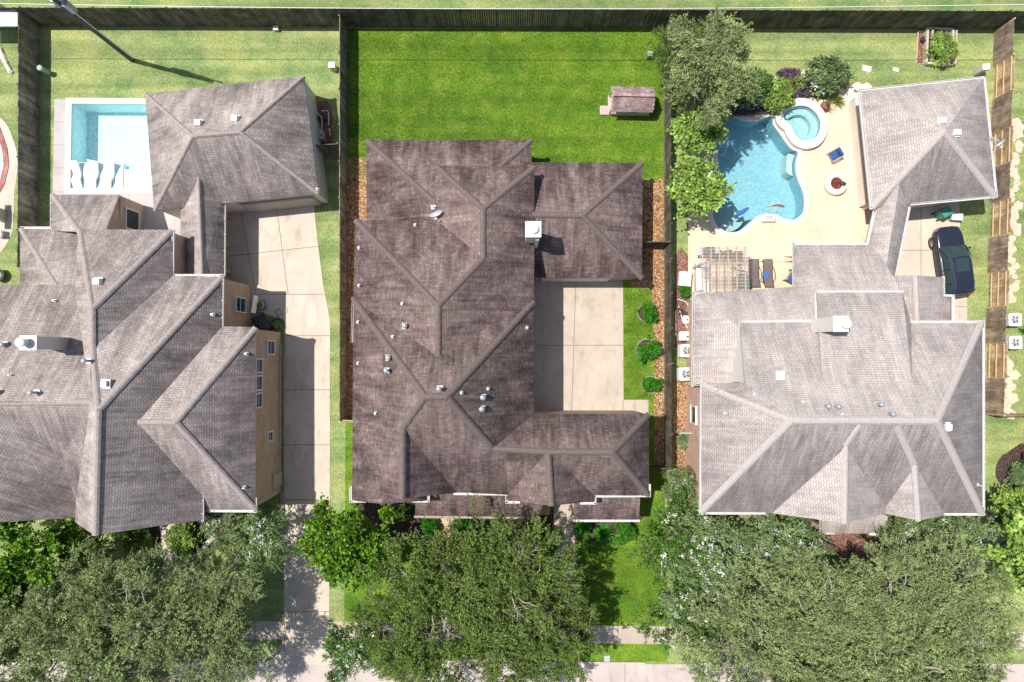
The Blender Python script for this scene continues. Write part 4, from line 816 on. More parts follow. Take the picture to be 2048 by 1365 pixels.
    n1 = len(LV); LV = np.concatenate([LV, np.stack([a-sd*w_, a+sd*w_, a+d*l_+sd*w_*.4, a+d*l_-sd*w_*.4], axis=1)]); cr = quadmesh('crown', LV, kk['mat'], t)
    mi = np.zeros(len(LV), dtype=np.int32); mi[n1:] = 1; cr.data.materials.append(MATS[kk['bark']]); cr.data.polygons.foreach_set('material_index', mi)
    if kind[:6] == 'myrtle':
        top_ = cl[cl[:, 2] > np.percentile(cl[:, 2], 45)]; k = max(14, int(len(top_)*.6)); fc = top_[rng.integers(0, len(top_), k)]+np.array([0, 0, .3])+rng.normal(size=(k, 3))*.2
        q = np.repeat(fc, 15, axis=0)+rng.normal(size=(k*15, 3))*.09
        quadmesh('blossoms', leaves(q, rng.normal(size=q.shape), .12, .055, rng), 'petal_white', t)
    if px is not None: place(t, px, py)
    return t
def treeat(px, py, zmid):
    """ground plan pixel under a crown whose middle is seen at px,py"""
    q = P(px, py, zmid); return q
def put(t, px, py, zmid, rz=0., s=1.):
    q = P(px, py, zmid); t.location = (q.x, q.y, 0); t.rotation_euler = (0, 0, rz); t.scale = (s, s, s if s > .8 else s*.5+.4); return t
def clone(src, label, px, py, zmid, rz, s): c = copy_tree(src); c['label'] = label; return put(c, px, py, zmid, rz, s)
G_O = 'oaks along the street'
oak1 = put(tree('wide olive-green oak over the centre front lawn, its bare grey limb curving toward the porch', 'oak', 11, 4.4, 8.2, group=G_O), 1008, 1168, 6.5, 0, .92)
oak2 = put(tree('olive-green oak nearest the low porch roof, west part of the centre front canopy', 'oak', 12, 4.0, 7.6, group=G_O), 872, 1192, 6.2, 1., .95)
clone(oak2, 'olive oak over the centre sidewalk, left of the front path', 905, 1300, 6, 2.1, 1.0)
clone(oak1, 'olive oak at the kerb below the centre front path', 1050, 1290, 6, 4.2, .85)
p1 = put(tree('big pale olive oak left of the narrow concrete path of the tan brick house', 'oak_pale', 13, 4.6, 8.4, group=G_O), 262, 1240, 6.5, 0, .9)
p2 = put(tree('pale olive oak below the shrubs in front of the pale grey roofed house', 'oak_pale', 14, 4.2, 8.0, group=G_O), 1625, 1240, 6.3, .5, .95)
for lb, src, px, py, rz, s in (('pale oak right of the tan brick house path, over the mulch bed', p2, 400, 1222, 1.0, .72), ('pale oak at the bottom edge under the tan brick house, near the driveway mouth', p1, 385, 1310, 2.5, .82),
        ('pale oak at the bottom left, over the sidewalk', p2, 230, 1345, 3.3, .95), ('pale oak in the lower left corner', p1, 90, 1300, 5.0, .95), ('pale oak in the lower middle right, at the kerb past the crape myrtles', p1, 1500, 1310, 1.7, .95),
        ('pale oak at bottom right, centre of the dense canopy', p2, 1650, 1340, 2.9, 1.0), ('pale oak right of the red mulch bed', p1, 1790, 1215, .4, .88), ('pale oak nearest the dark street gap at the right', p2, 1900, 1205, 4.4, .92),
        ('pale oak on the bottom edge in the right canopy', p1, 1800, 1330, 3.6, .98), ('pale oak at the lower right beside the shaded street', p2, 1905, 1325, 5.4, .85), ('pale oak between the white-flowered myrtles and the kerb', p2, 1515, 1225, 5.9, .8)): clone(src, lb, px, py, 6.2, rz, s)
clone(oak2, 'olive oak over the centre front lawn, left foot of the canopy by the white myrtle', 815, 1270, 6, 3.4, .72)
clone(oak1, 'olive oak on the sidewalk directly below the front path end', 1110, 1240, 6, 5.3, .55)
clone(p2, 'pale oak filling the middle of the lower left canopy', 150, 1215, 6, 1.9, .75)
clone(p1, 'pale oak filling the gap under the red mulch bed', 1700, 1250, 6, 3.9, .8)
# broadleaf trees
b1 = put(tree('bright green broadleaf tree beside the front corner of the centre house', 'bright', 21, 2.6, 5.2, group='bright broadleaf trees'), 700, 1082, 3.6)
bp = put(tree('bright lime tree at the upper left corner of the pool patio', 'bright_pale', 22, 1.3, 3.4, group='lime trees by the pool'), 1383, 262, 2.4)
clone(bp, 'bright lime tree on the pool patio edge, lower of the two', 1385, 391, 2.4, 2., 1.08)
bd = put(tree('dark green broadleaf tree at the left edge in front of the tan brick house', 'bright', 23, 3.5, 6.4, group='bright broadleaf trees'), 35, 1130, 4.5)
clone(bd, 'deep green broadleaf tree above the lower left corner', 40, 1235, 4.5, 2.6, .85)
clone(bp, 'bright green broadleaf tree at the right edge beside the flower bed', 2030, 1100, 3.6, 1., 1.7)
clone(bp, 'young bright broadleaf tree at the top of the right edge bed', 2045, 1020, 3.0, 3., .7)
clone(bd, 'dark green broadleaf tree in front of the left gable of the tan brick house', 150, 1090, 4.5, 4.1, .45)
big = put(tree('large dense olive tree behind the lime trees at the back fence', 'oak_pale', 31, 2.15, 6.2, group='back yard trees'), 1408, 105, 5.2)
clone(big, 'lower half of the olive thicket, tree next to the white oleander', 1412, 178, 4.8, 2.2, .95)
clone(oak2, 'dark dense tree on the fence line at the back right corner of the wide lawn', 1376, 112, 4.6, 2.8, .5)
clone(big, 'olive thicket tree nearest the back lawn slabs, right part of the thicket', 1435, 130, 4.6, 4.2, .8)
clone(oak2, 'dark tree hanging over the corner of the wide lawn by the small playhouse', 1350, 118, 4.2, 1.1, .34)
# crape myrtles
mg = put(tree('white-flowering crape myrtle along the east edge of the front lawn', 'myrtle', 41, 2.3, 5.0, group='white crape myrtles'), 1352, 1075, 3.8)
ml = clone(mg, 'white-flowering myrtle at the lower right of the centre lot, over the sidewalk', 1362, 1232, 3.8, 2., .95)
clone(mg, 'white-flowering myrtle at the lower left of the centre lot by the kerb', 745, 1290, 3.8, 4., .9)
clone(mg, 'white-flowering myrtle right of the left driveway mouth at the bottom edge', 690, 1335, 3.8, 5., .55)
mp = put(tree('white-flowering pale crape myrtle against the left front corner of the pale grey roofed house', 'myrtle_pale', 42, 2.6, 5.2, group='white crape myrtles'), 1440, 1095, 4.)
for lb, px, py, rz, s in (('white-flowering myrtle under the left gable gutter of the pale grey roofed house', 1540, 1075, 1.3, .95), ('pale myrtle left of the red mulch bed', 1608, 1110, 3.1, .68), ('white-flowering myrtle just right of the red mulch bed', 1830, 1082, 4.4, .72),
        ('white-flowering myrtle under the right corner gutter of the pale grey roofed house', 1920, 1085, .2, .85), ('pale myrtle beside the front gate, below the two air conditioners', 1372, 985, 5.2, .45), ('pale crape myrtle at the corner of the tan brick house by its driveway', 500, 1075, 2.2, .8),
        ('small pale myrtle below the front corner gutter of the tan brick house', 440, 1065, 3.9, .62), ('pale myrtle over the lawn edge right of the centre lot', 1405, 1200, 2.9, .9)): clone(mp, lb, px, py, 3.8, rz, s)
# round shrubs with edging rings
sh = tree('round clipped bush in a ring bed, the middle and largest of three along the court', 'shrub', 51, .62, 1.0, group='clipped bushes beside the court', name='bush')
def ring(t, r):
    m = MB(); m.lathe((0, 0, 0), [(r, 0), (r, .012)], 24); m.build('mulch', 'mulch_dark', t); 
    m = MB(); rr = random.Random(3)
    for i in range(22): a = i/22*6.283; m.box((r*math.cos(a), r*math.sin(a), .03), (.16, .09, .08), a+1.57+rr.uniform(-.2, .2))
    m.build('edging', 'wood_grey', t)
ring(sh, .74); place(sh, 1294, 700); 
dup(sh, 1293, 626, 1.4, 'round clipped bush in a ring bed, nearest the low garage wing', s=.82); dup(sh, 1300, 770, 2.6, 'round clipped bush in a ring bed, nearest the front wing corner', s=.78)
def bush(label, kind, px, py, s, flowers=None, nfl=50, cat='bush', group=None, seed=0):
    t = copy_tree(SH0); t['label'] = label; t['category'] = cat
    if 'group' in t: del t['group']
    if group: t['group'] = group
    place(t, px, py, seed*1.1, 0, s)
    for ch in t.children:
        if ch.name.startswith('crown'):
            if kind != 'leaf_shrub': ch.data = ch.data.copy(); ch.data.materials[0] = MATS[kind]
    if flowers:
        rng = np.random.default_rng(seed+7); q = rng.normal(size=(nfl, 3)); q /= np.linalg.norm(q, axis=1, keepdims=True); q[:, 2] = abs(q[:, 2]); q = q*np.array([.66, .66, .5])+np.array([0, 0, .5]); q = np.repeat(q, 9, axis=0)+rng.normal(size=(nfl*9, 3))*.04
        quadmesh('blossoms', leaves(q, rng.normal(size=q.shape), .09, .045, rng), flowers, t)
    return t
SH0 = tree('clipped bush', 'shrub', 52, .66, 1.1, name='bush')
bush('white-flowered oleander bush behind the pool edge, left of the big spa', 'leaf_myrtle', 1490, 192, (1.7, 1.7, 1.6), 'petal_white', 70, seed=1)
bush('white-flowered green shrub touching the purple ground cover', 'leaf_bright_pale', 1545, 200, (1.3, 1.5, 1.2), 'petal_white', 50, seed=2)
bush('broad white-flowered shrub at the back lawn edge beside the red blooms', 'leaf_myrtle_pale', 1636, 160, (1.9, 1.7, 1.5), 'petal_white', 80, seed=3)
bush('small shrub of red blooms beside the flagstone corner', 'leaf_myrtle', 1667, 155, (.55, .85, .7), 'petal_red', 40, seed=4)
bush('small green shrub at the pool edge under the lime tree', 'leaf_bright_pale', 1440, 222, (1.1, .6, .8), seed=5)
bush('low green mound where the purple plants meet the patio', 'leaf_bright_pale', 1570, 212, (.7, .5, .5), seed=6)
bush('rounded green shrub beside the front window wing, left end of the bed', 'leaf_shrub', 1166, 1052, .75, seed=7)
bush('rounded green shrub in the front bed, right end by the lawn', 'leaf_shrub', 1250, 1056, .85, seed=8)
bush('flat clump of yellow and orange flowers at the edge of the front bed', 'leaf_shrub', 1238, 1078, (.65, .5, .35), 'petal_yellow', 90, seed=9)
bush('small orange flower clump in shade left of the spiky plant', 'leaf_shrub', 1172, 1082, (.45, .35, .35), 'petal_yellow', 40, seed=10)
bush('low shrub of mixed leaves beside the sand coloured porch walk', 'leaf_shrub', 862, 1052, .8, seed=11)
bush('bushy shrub just right of the porch walk, under the canopy edge', 'leaf_shrub', 930, 1050, 1., seed=12)
bush('shrub under the porch gutter, midway along the low roof', 'leaf_myrtle', 985, 1052, 1., seed=13)
bush('dark shrub at the right end of the porch gutter', 'leaf_shrub', 1085, 1066, 1.3, seed=14)
bush('shaded shrub below the small front gable', 'leaf_myrtle', 800, 1020, .9, seed=15)
bush('yellow-green shrub left of the tan brick house front path', 'leaf_bright_pale', 283, 1072, (1.3, 1.2, 1), seed=16)
bush('yellow-green shrub right of the tan brick house front path', 'leaf_bright_pale', 375, 1075, (1.2, 1.4, 1), seed=17)
bush('small green bush in the mulch of the right edge bed', 'leaf_myrtle_pale', 2030, 945, (1.2, .9, .8), seed=18)
bush('large rounded bush by the brick edging at the right', 'leaf_bright_pale', 2018, 1000, (1.4, 1.4, 1.2), seed=19)
bush('leafy green vegetables filling the timber raised bed', 'leaf_bright_pale', 1872, 103, (1.15, 1.5, .9), cat='plant', seed=20)
bush('small grey-green plant by the pink brick wall', 'leaf_myrtle_pale', 1368, 878, (.8, .8, .5), seed=21)
bush('low plant beside the pool equipment and white boxes', 'leaf_shrub', 1366, 583, (.6, .6, .5), seed=22)
bpy_rm = [SH0]+list(SH0.children)
for o in bpy_rm: bpy.data.objects.remove(o)
def blades(label, px, py, r, n, mat, h=.5, name='plant', cat='plant', seed=1, wd=.02):
    rng = np.random.default_rng(seed); t = thing(name, label, cat); a = rng.uniform(0, 6.283, n); el = rng.uniform(.15, 1.3, n); D = np.stack([np.cos(a)*np.cos(el), np.sin(a)*np.cos(el), np.sin(el)], axis=1)
    S = np.stack([-np.sin(a), np.cos(a), 0*a], axis=1)*wd; L = (r*rng.uniform(.6, 1.1, n))[:, None]; q = []
    p0 = np.zeros((n, 3)); pm = D*L*.6; pt = D*L; pt[:, 2] -= .22*L[:, 0]; pt[:, 2] = np.maximum(pt[:, 2], .05)
    q = np.concatenate([np.stack([p0-S, p0+S, pm+S, pm-S], axis=1), np.stack([pm-S, pm+S, pt+S*.15, pt-S*.15], axis=1)]); quadmesh('leaf_blades', q, mat, t)
    m = MB(); m.cyl((0, 0, -.02), .08, .1, 8, .05); m.build('stem', 'bark_brown', t); place(t, px, py); return t
blades('spiky green strap-leaved plant in the middle of the front bed', 1206, 1068, 1.0, 190, 'leaf_shrub', seed=2)
blades('tall yellow-green ornamental grass among the shrubs above the spa', 1588, 172, 1.0, 260, 'leaf_yellow', seed=3)
blades('pale yellow grass clump beside the flagstone corner', 1675, 205, .7, 120, 'leaf_yellow', seed=4)
blades('feathery palm-like plant at the pool corner below the olive thicket', 1424, 218, .9, 140, 'leaf_bright_pale', seed=5)
blades('green grass tuft by the right air conditioners', 2046, 663, .5, 80, 'leaf_shrub', seed=6)
# ground cover with purple leaves: nobody could count it
rng = np.random.default_rng(9); q = []
for (px, py, rx, ry, n) in ((1478, 222, 45, 10, 2600), (1520, 212, 35, 16, 2600), (1560, 200, 30, 9, 1700), (1575, 150, 22, 9, 900), (1530, 178, 18, 26, 1300), (1610, 188, 30, 7, 1200)):
    c = P(px, py); a = rng.uniform(0, 6.283, n); r = np.sqrt(rng.uniform(0, 1, n)); q.append(np.stack([c.x+np.cos(a)*r*rx/29, c.y+np.sin(a)*r*ry/29, rng.uniform(.05, .4, n)], axis=1))
q = np.concatenate(q); dd = rng.normal(size=q.shape); dd[:, 2] = abs(dd[:, 2]); o = quadmesh('ground_cover', leaves(q, dd, .2, .035, rng), 'leaf_purple'); tag(o, 'purple leaved ground cover massed along the pool edge', 'ground cover'); o['kind'] = 'stuff'
# short grass blades on the wide lawn, thick enough to break up the sheet
rng = np.random.default_rng(19); n = 150000; a, b = P(692, 58), P(1329, 360)
q = np.stack([rng.uniform(a.x, b.x, n), rng.uniform(b.y, a.y, n), np.full(n, .0)], axis=1)
c1, c2 = P(1150, 1045), P(1330, 1300); k = 40000; q2 = np.stack([rng.uniform(c1.x, c2.x, k), rng.uniform(c2.y, c1.y, k), np.zeros(k)], axis=1)
side, wl0 = P(1250, 575), P(1303, 798); k = 9000; q3 = np.stack([rng.uniform(side.x, wl0.x, k), rng.uniform(wl0.y, side.y, k), np.zeros(k)], axis=1)
q = np.concatenate([q, q2, q3]); walk = P(1150, 1256).y
def _w(px, py): return P(px, py)
keep = np.ones(len(q), bool); e1 = P(1120, 1246).y; e2_ = P(1120, 1302).y; keep &= ~((q[:, 1] < e1) & (q[:, 1] > e2_)); keep &= ~((q[:, 0] > P(1262, 400).x) & (q[:, 1] < P(1262, 352).y) & (q[:, 1] > P(1262, 380).y))
e4 = P(1240, 1092).y; keep &= ~((q[:, 1] > e4) & (q[:, 1] < c1.y) & (q[:, 0] < P(1285, 1050).x)); q = q[keep]
q[:, 2] = -.01; dd = rng.normal(size=q.shape)*.8; dd[:, 2] = 1; o = quadmesh('grass_blades', leaves(q, dd, .085, .011, rng, 0.), 'leaf_lawn' if 'leaf_lawn' in MATS else 'leaf_shrub'); tag(o, 'short mown grass blades of the centre lawn', 'grass'); o['kind'] = 'stuff'
# ---------------------------------------------------------------- objects
# utility pole and wire
t = thing('utility_pole', 'tall dark wooden utility pole with a transformer, leaning out of the upper left lawn', 'pole')
m = MB(); m.cyl((0, 0, -.2), .17, 12.8, 14, .12); m.build('pole', 'pole_wood', t)
m = MB(); m.cyl((.34, -.1, 6.9), .23, .9, 16); m.cyl((.34, -.1, 7.8), .2, .08, 14, .08); m.cyl((-.3, .25, 7.1), .17, .7, 14); m.build('transformer', 'tin', t)
m = MB(); m.box((0, .16, 8.1), (1.5, .10, .12), -.5); m.box((0, .16, 11.7), (2.4, .1, .12), -.5); m.build('crossarm', 'pole_wood', t)
m = MB()
for k in (-1, 0, 1): m.lathe((k*.5*math.cos(.5), .16-k*.5*math.sin(.5), 8.16), [(.04, 0), (.07, .05), (.04, .09), (.06, .14), (.02, .18)], 10)
m.tube([(.16, -.02, .2), (.17, -.03, 7.)], .03); m.tube([(-.3, .25, 7.9), (-.5, .5, 8.4), (-.2, .3, 9.)], .03); m.tube([(.3, -.1, 7.9), (.6, .3, 8.4), (.3, .2, 9.)], .03)
m.build('fitting', 'plastic_white', t); place(t, 265, 121, .2)
a, b, c_ = P(-200, 4, 6.2), P(1600, 16, 5.6), P(2200, 7, 6.2); pts = []
for i in range(25):
    u = i/24; p = a.lerp(c_, u); p.y += (P(0, 16, 5.8).y-P(0, 5, 6.2).y)*math.sin(math.pi*u)**1; p.z = 6.2-.5*math.sin(math.pi*u); pts.append(p)
m = MB(); m.tube(pts, .022, 5); tag(m.build('overhead_wire', 'pvc'), 'single pale overhead wire running along the back fence', 'wire')
# service boxes in the lawns
def pedestal(label, px, py, mat, w=.42, h=.8, rz=0., round_=False, cat='utility box'):
    t = thing('utility_box', label, cat); m = MB()
    if round_: m.cyl((0, 0, 0), w/2, h-.08, 12); m.lathe((0, 0, h-.08), [(w/2+.02, 0), (w/2+.02, .05), (w/2-.05, .09)], 12); m.build('body', mat, t)
    else:
        m.box((0, 0, h/2-.03), (w, w*.85, h-.06)); m.build('body', mat, t, bevel=.02); m = MB(); m.box((0, 0, h-.03), (w+.04, w*.85+.04, .07)); m.build('lid', 'plastic_white' if mat == 'metal_grey' else mat, t, bevel=.02)
    m = MB(); m.box((0, -w*.45, h*.5), (.06, .04, .12)); m.build('lock', 'metal_dark', t)
    return place(t, px, py, rz)
pedestal('green cylindrical utility pedestal beside the grey fence, left back lawn', 97, 147, 'box_green', .36, .95, 0, True)
pedestal('white topped utility box near the side fence of the left back lawn', 669, 139, 'metal_grey', .42, .75)
pedestal('white utility box on the lawn above the pyramid roofed garage', 1951, 147, 'metal_grey', .45, 1.1, .1)
pedestal('grey green utility box half hidden by the tree at the wide lawn corner', 1298, 114, 'box_green', .40, .5)
pedestal('small blue box at the foot of the back fence', 554, 60, 'metal_grey', .32, .3)
m = MB(); c = P(1214, 1318); m.box((c.x, c.y, .015), (.38, .42, .04)); m.cyl((c.x, c.y, .03), .15, .02, 16); tag(m.build('meter_cover', 'metal_grey'), 'grey meter cover set in the grass strip by the sidewalk', 'cover')
# playhouse
t = thing('playhouse', 'small wooden playhouse with pinkish shingle roof on the wide lawn', 'playhouse')
m = MB(); m.box((.2, 0, .75), (2.2, 1.25, 1.3)); m.build('wall', 'playhouse_wood', t)
m = MB(); m.box((0, 0, .08), (2.9, 1.35, .12)); m.box((-1.62, -.35, .07), (.75, .62, .1)); m.build('deck', 'pallet_pink', t)
rm = MB(); rr = random.Random(4)
for sd in (-1, 1):
    for r_ in range(8):
        for cc in range(15):
            y = .82-r_*.103; z = 1.32+r_*.087; x = -1.3+cc*.185+(.09 if r_ % 2 else 0); wd = .178
            rm.box((x, sd*(y-.05), z+.05), (wd, .15, .014), 0)
            v = rm.v[-8:]; s0 = .65
            rm.v[-8:] = [(q[0], q[1], q[2]-(abs(q[1])-abs(sd*(y-.05)))*s0) for q in v]
for cc in range(9): rm.box((-1.22+cc*.31, 0, 2.07), (.3, .2, .03))
rm.build('roof', 'playhouse_shingle', t)
m = MB(); m.add([(-1.42, -.86, 1.28), (1.42, -.86, 1.28), (1.42, 0, 2.0), (-1.42, 0, 2.0), (1.42, .86, 1.28), (-1.42, .86, 1.28)], [(0, 1, 2, 3), (3, 2, 4, 5)]); m.add([(1.32, -.62, 1.38), (1.32, .62, 1.38), (1.32, 0, 1.95)], [(0, 1, 2)]); m.add([(-.9, -.62, 1.38), (-.9, .62, 1.38), (-.9, 0, 1.95)], [(0, 2, 1)]); m.build('gable', 'playhouse_wood', t)
m = MB()
for y in (-.6, .6): m.box((-1.35, y, .72), (.07, .07, 1.25)); m.box((-1.1, y, .55), (.55, .04, .06))
for k in range(5): m.box((-1.3+.1*k, -.6, .35), (.03, .03, .45))
m.build('railing', 'playhouse_wood', t)
for y in (-.63, .63): m = MB(); m.box((.3, y, .8), (.5, .04, .5)); m.build('window', 'window_glass', t)
place(t, 1257, 213, -.02)
# satellite dishes
def dish(label, roof, px, py, rz, s=1., z=None):
    q = roof.at(px, py)[0] if z is None else P(px, py, z); t = thing('satellite_dish', label, 'satellite dish')
    m = MB(); n = 24; vs = [(0, 0, 0)]; fs = []
    for j in range(1, 5):
        for i in range(n): a = 6.283*i/n; r = j/4; vs.append((.44*r*math.cos(a), .34*r*math.sin(a), .10*r*r))
    for i in range(n): fs.append((0, 1+i, 1+(i+1) % n))
    for j in range(3):
        for i in range(n): fs.append((1+j*n+i, 1+(j+1)*n+i, 1+(j+1)*n+(i+1) % n, 1+j*n+(i+1) % n))
    Rm = Matrix.Translation((0, -.35, .75)) @ Matrix.Rotation(R(62), 4, 'X'); vs = [Rm @ Vector(v) for v in vs]; vs2 = [v+Vector((0, .02, -.012)) for v in vs]
    m.add(vs, fs); m.add(vs2, [f[::-1] for f in fs]); m.build('reflector', 'plastic_white', t, smooth=True)
    m = MB(); m.tube([(0, .1, -.05), (0, .08, .45), (0, -.3, .75)], .03, 8); m.tube([(.12, .32, 0), (0, .05, .5)], .015, 6); m.tube([(-.12, .32, 0), (0, .05, .5)], .015, 6); m.box((0, .1, .02), (.3, .25, .03)); m.build('mast', 'metal_pipe', t)
    m = MB(); m.tube([(0, -.3, .48), (0, -.75, .62)], .014, 6); m.box((0, -.78, .66), (.16, .07, .08)); m.build('feed_arm', 'pvc', t)
    t.location = q; t.rotation_euler = (0, 0, rz); t.scale = (s, s, s); return t
dish('white satellite dish on the dark brown roof of the centre house', ROOF_C, 868, 418, .25, 1.)
dish('white satellite dish at the eave of the pyramid roofed garage', RQ, 1980, 282, .5, .85)
# black SUV
def suv():
    t = thing('parked_car', 'black SUV parked nose to the garage on the right driveway', 'car')
    # stations: y, half width, bottom z, belt z ; lofted body
    st = [(-2.42, .62, .45, .80), (-2.36, .80, .38, .98), (-2.1, .93, .30, 1.06), (-1.5, .97, .28, 1.08), (-.6, .97, .26, 1.06), (.4, .97, .26, 1.03), (1.0, .965, .28, 1.02), (1.6, .95, .30, .99), (2.1, .88, .34, .93), (2.34, .74, .38, .82), (2.42, .55, .45, .70)]
    def ring_(y, w_, zb, zt): return [(-w_*.93, y, zb), (-w_, y, zb+.18), (-w_, y, (zb+zt)/2+.05), (-w_*.975, y, zt-.09), (-w_*.88, y, zt), (-w_*.45, y, zt+.035), (0, y, zt+.045), (w_*.45, y, zt+.035), (w_*.88, y, zt), (w_*.975, y, zt-.09), (w_, y, (zb+zt)/2+.05), (w_, y, zb+.18), (w_*.93, y, zb)]
    m = MB(); k = 13; vs = []
    for s_ in st: vs += ring_(*s_)
    fs = [(i*k+j, (i+1)*k+j, (i+1)*k+(j+1) % k, i*k+(j+1) % k) for i in range(len(st)-1) for j in range(k)]; fs += [tuple(range(k)), tuple(range((len(st)-1)*k, len(st)*k))[::-1]]
    m.add(vs, fs); o = m.build('body', 'car_paint', t, smooth=True); sb = o.modifiers.new('s', 'SUBSURF'); sb.levels = 1; sb.render_levels = 2
    cab = [(-2.32, .74, 1.0, 1.02), (-2.1, .80, 1.02, 1.55), (-1.7, .80, 1.03, 1.66), (-.9, .80, 1.03, 1.71), (-.1, .80, 1.02, 1.70), (.25, .79, 1.0, 1.62), (.62, .82, 1.0, 1.36), (1.05, .84, .98, 1.02)]
    m = MB(); vs = []
    for y, w_, zb, zt in cab:
        f = .17*(zt-zb)/.65; vs += [(-w_*1.08, y, zb), (-w_*1.08+f, y, zt-.05), (-w_*1.08+f+.10, y, zt), (0, y, zt+.03), (w_*1.08-f-.10, y, zt), (w_*1.08-f, y, zt-.05), (w_*1.08, y, zb)]
    k = 7; fs = [(i*k+j, (i+1)*k+j, (i+1)*k+j+1, i*k+j+1) for i in range(len(cab)-1) for j in range(k-1)]; m.add(vs, fs); m.build('glasshouse', 'car_glass', t, smooth=True)
    m = MB(); rs = [(-2.18, .60, 1.53), (-2.0, .66, 1.62), (-1.5, .67, 1.70), (-.8, .67, 1.735), (-.1, .66, 1.725), (.22, .62, 1.66)]; vs = []
    for y, w_, z in rs: vs += [(-w_, y, z-.03), (-w_*.8, y, z+.005), (0, y, z+.03), (w_*.8, y, z+.005), (w_, y, z-.03)]
    m.add(vs, [(i*5+j, (i+1)*5+j, (i+1)*5+j+1, i*5+j+1) for i in range(len(rs)-1) for j in range(4)]); m.build('roof_panel', 'car_paint', t, smooth=True)
    m = MB(); m.box((0, -.35, 1.765), (.9, .9, .012)); m.build('sunroof', 'car_glass', t)
    m = MB()
    for s_ in (-1, 1): m.tube([(s_*.64, -1.9, 1.66), (s_*.64, -1.7, 1.74), (s_*.64, -.2, 1.76), (s_*.64, .05, 1.69)], .018, 6)
    m.build('roof_rail', 'chrome', t)
    for s_ in (-1, 1):
        for y0, z0, y1, z1 in ((.98, 1.02, .24, 1.62), (-.55, 1.04, -.5, 1.64), (-1.45, 1.04, -1.5, 1.62), (-2.25, 1.04, -2.05, 1.54)): m = MB(); m.tube([(s_*.895, y0, z0), (s_*.76, y1, z1)], .035, 5); m.build('pillar', 'car_paint', t)
        m = MB(); m.tube([(s_*.96, 1.0, 1.035), (s_*.955, -.5, 1.07), (s_*.93, -2.1, 1.06)], .012, 5); m.build('window_trim', 'chrome', t)
        m = MB(); m.box((s_*1.06, .78, 1.08), (.2, .12, .14)); m.build('wing_mirror', 'car_paint', t, bevel=.03)
        m = MB(); m.lathe((0, 0, 0), [(.08, 0), (.17, .02), (.2, .1), (.1, .13)], 12); hl_ = MB(); hl_.box((s_*.66, 2.22, .78), (.30, .22, .1), -s_*.5); hl_.build('headlight', 'chrome', t, bevel=.02)
        hl_ = MB(); hl_.box((s_*.76, -2.32, .95), (.18, .1, .22)); hl_.build('tail_light', 'net_red', t, bevel=.02)
        for y in (1.48, -1.45):
            n = 28; w_ = MB(); vs = []; prof = [(.25, .1), (.36, .1), (.375, .06), (.375, -.1), (.36, -.14), (.25, -.14)]
            for r_, xx in prof:
                for i in range(n): a = 6.283*i/n; vs.append((s_*(.88+xx), y+r_*math.cos(a), .375+r_*math.sin(a)))
            w_.add(vs, [(p_*n+i, p_*n+(i+1) % n, (p_+1) % 6*n+(i+1) % n, (p_+1) % 6*n+i) for p_ in range(6) for i in range(n)]); tw_ = w_.build('wheel', 'rubber', t, smooth=True)
            rm_ = MB()
            for i in range(10): a = 6.283*i/10; rm_.tube([(s_*.965, y, .375), (s_*.97, y+.24*math.cos(a), .375+.24*math.sin(a))], .02, 5)
            vs = [];
            for r_ in (.225, .255):
                for i in range(n): a = 6.283*i/n; vs.append((s_*.975, y+r_*math.cos(a), .375+r_*math.sin(a)))
            rm_.add(vs, [(i, (i+1) % n, n+(i+1) % n, n+i) for i in range(n)]); rm_.build('rim', 'alloy', tw_)
    m = MB(); m.tube([(-.55, 1.1, 1.04), (0, 1.02, 1.06), (.2, .98, 1.07)], .012, 4); m.tube([(.0, 1.12, 1.05), (.5, 1.0, 1.06), (.7, .95, 1.06)], .012, 4); m.build('wiper', 'rubber', t)
    m = MB(); m.box((0, 2.40, .60), (.9, .05, .2)); m.build('grille', 'metal_dark', t)
    return t
place(suv(), 1890, 527, R(7.5))
# waste bins
def bin_(label, px, py, rz, mat, lid):
    t = thing('waste_bin', label, 'bin'); m = MB(); m.box((0, 0, .55), (.50, .55, .9), 0, 0, 1.15, 1.15); m.build('body', mat, t)
    m = MB(); m.box((0, 0, 1.03), (.62, .68, .07), 0, 0, .92, .9); m.box((0, -.34, 1.0), (.5, .06, .05)); m.build('lid', lid, t, bevel=.02)
    for s_ in (-1, 1): m = MB(); m.tube([(s_*.24, -.3, .12), (s_*.30, -.3, .12)], .12, 14); m.build('wheel', 'rubber', t)
    return place(t, px, py, rz)
bin_('green wheeled bin standing in the shade at the garage door', 1876, 430, -1.0, 'plastic_green', 'plastic_green')
t = thing('cool_box', 'white plastic chest standing on the right driveway behind the car', 'cool box'); m = MB(); m.box((0, 0, .24), (.68, .42, .4)); m.build('body', 'plastic_tan', t, bevel=.04); m = MB(); m.box((0, 0, .50), (.76, .48, .14)); m.build('lid', 'plastic_white', t, bevel=.04); m = MB(); m.tube([(-.4, 0, .4), (-.46, 0, .46), (-.4, 0, .52)], .015); m.build('handle', 'metal_grey', t); place(t, 1905, 437, -.08)
bin_('dark wheeled bin with its lid under a loose tarp beside the tan brick wall', 535, 652, .5, 'tarp', 'tarp')
t = thing('tarpaulin', 'crumpled dark tarpaulin on the driveway by the coiled hose', 'tarpaulin'); rng = np.random.default_rng(3); m = MB(); vs = []; n = 12
for i in range(n):
    for j in range(n): u, v = i/(n-1)-.5, j/(n-1)-.5; vs.append((u*1.2+.25*v, v*1.5, .12+.35*max(0, .45-abs(u)-abs(v)*.5)+rng.uniform(0, .11)))
m.add(vs, [(i*n+j, (i+1)*n+j, (i+1)*n+j+1, i*n+j+1) for i in range(n-1) for j in range(n-1)]); m.build('sheet', 'tarp', t); place(t, 531, 650, .5); t.location.z = .9
t.scale = (.85, .8, .7)
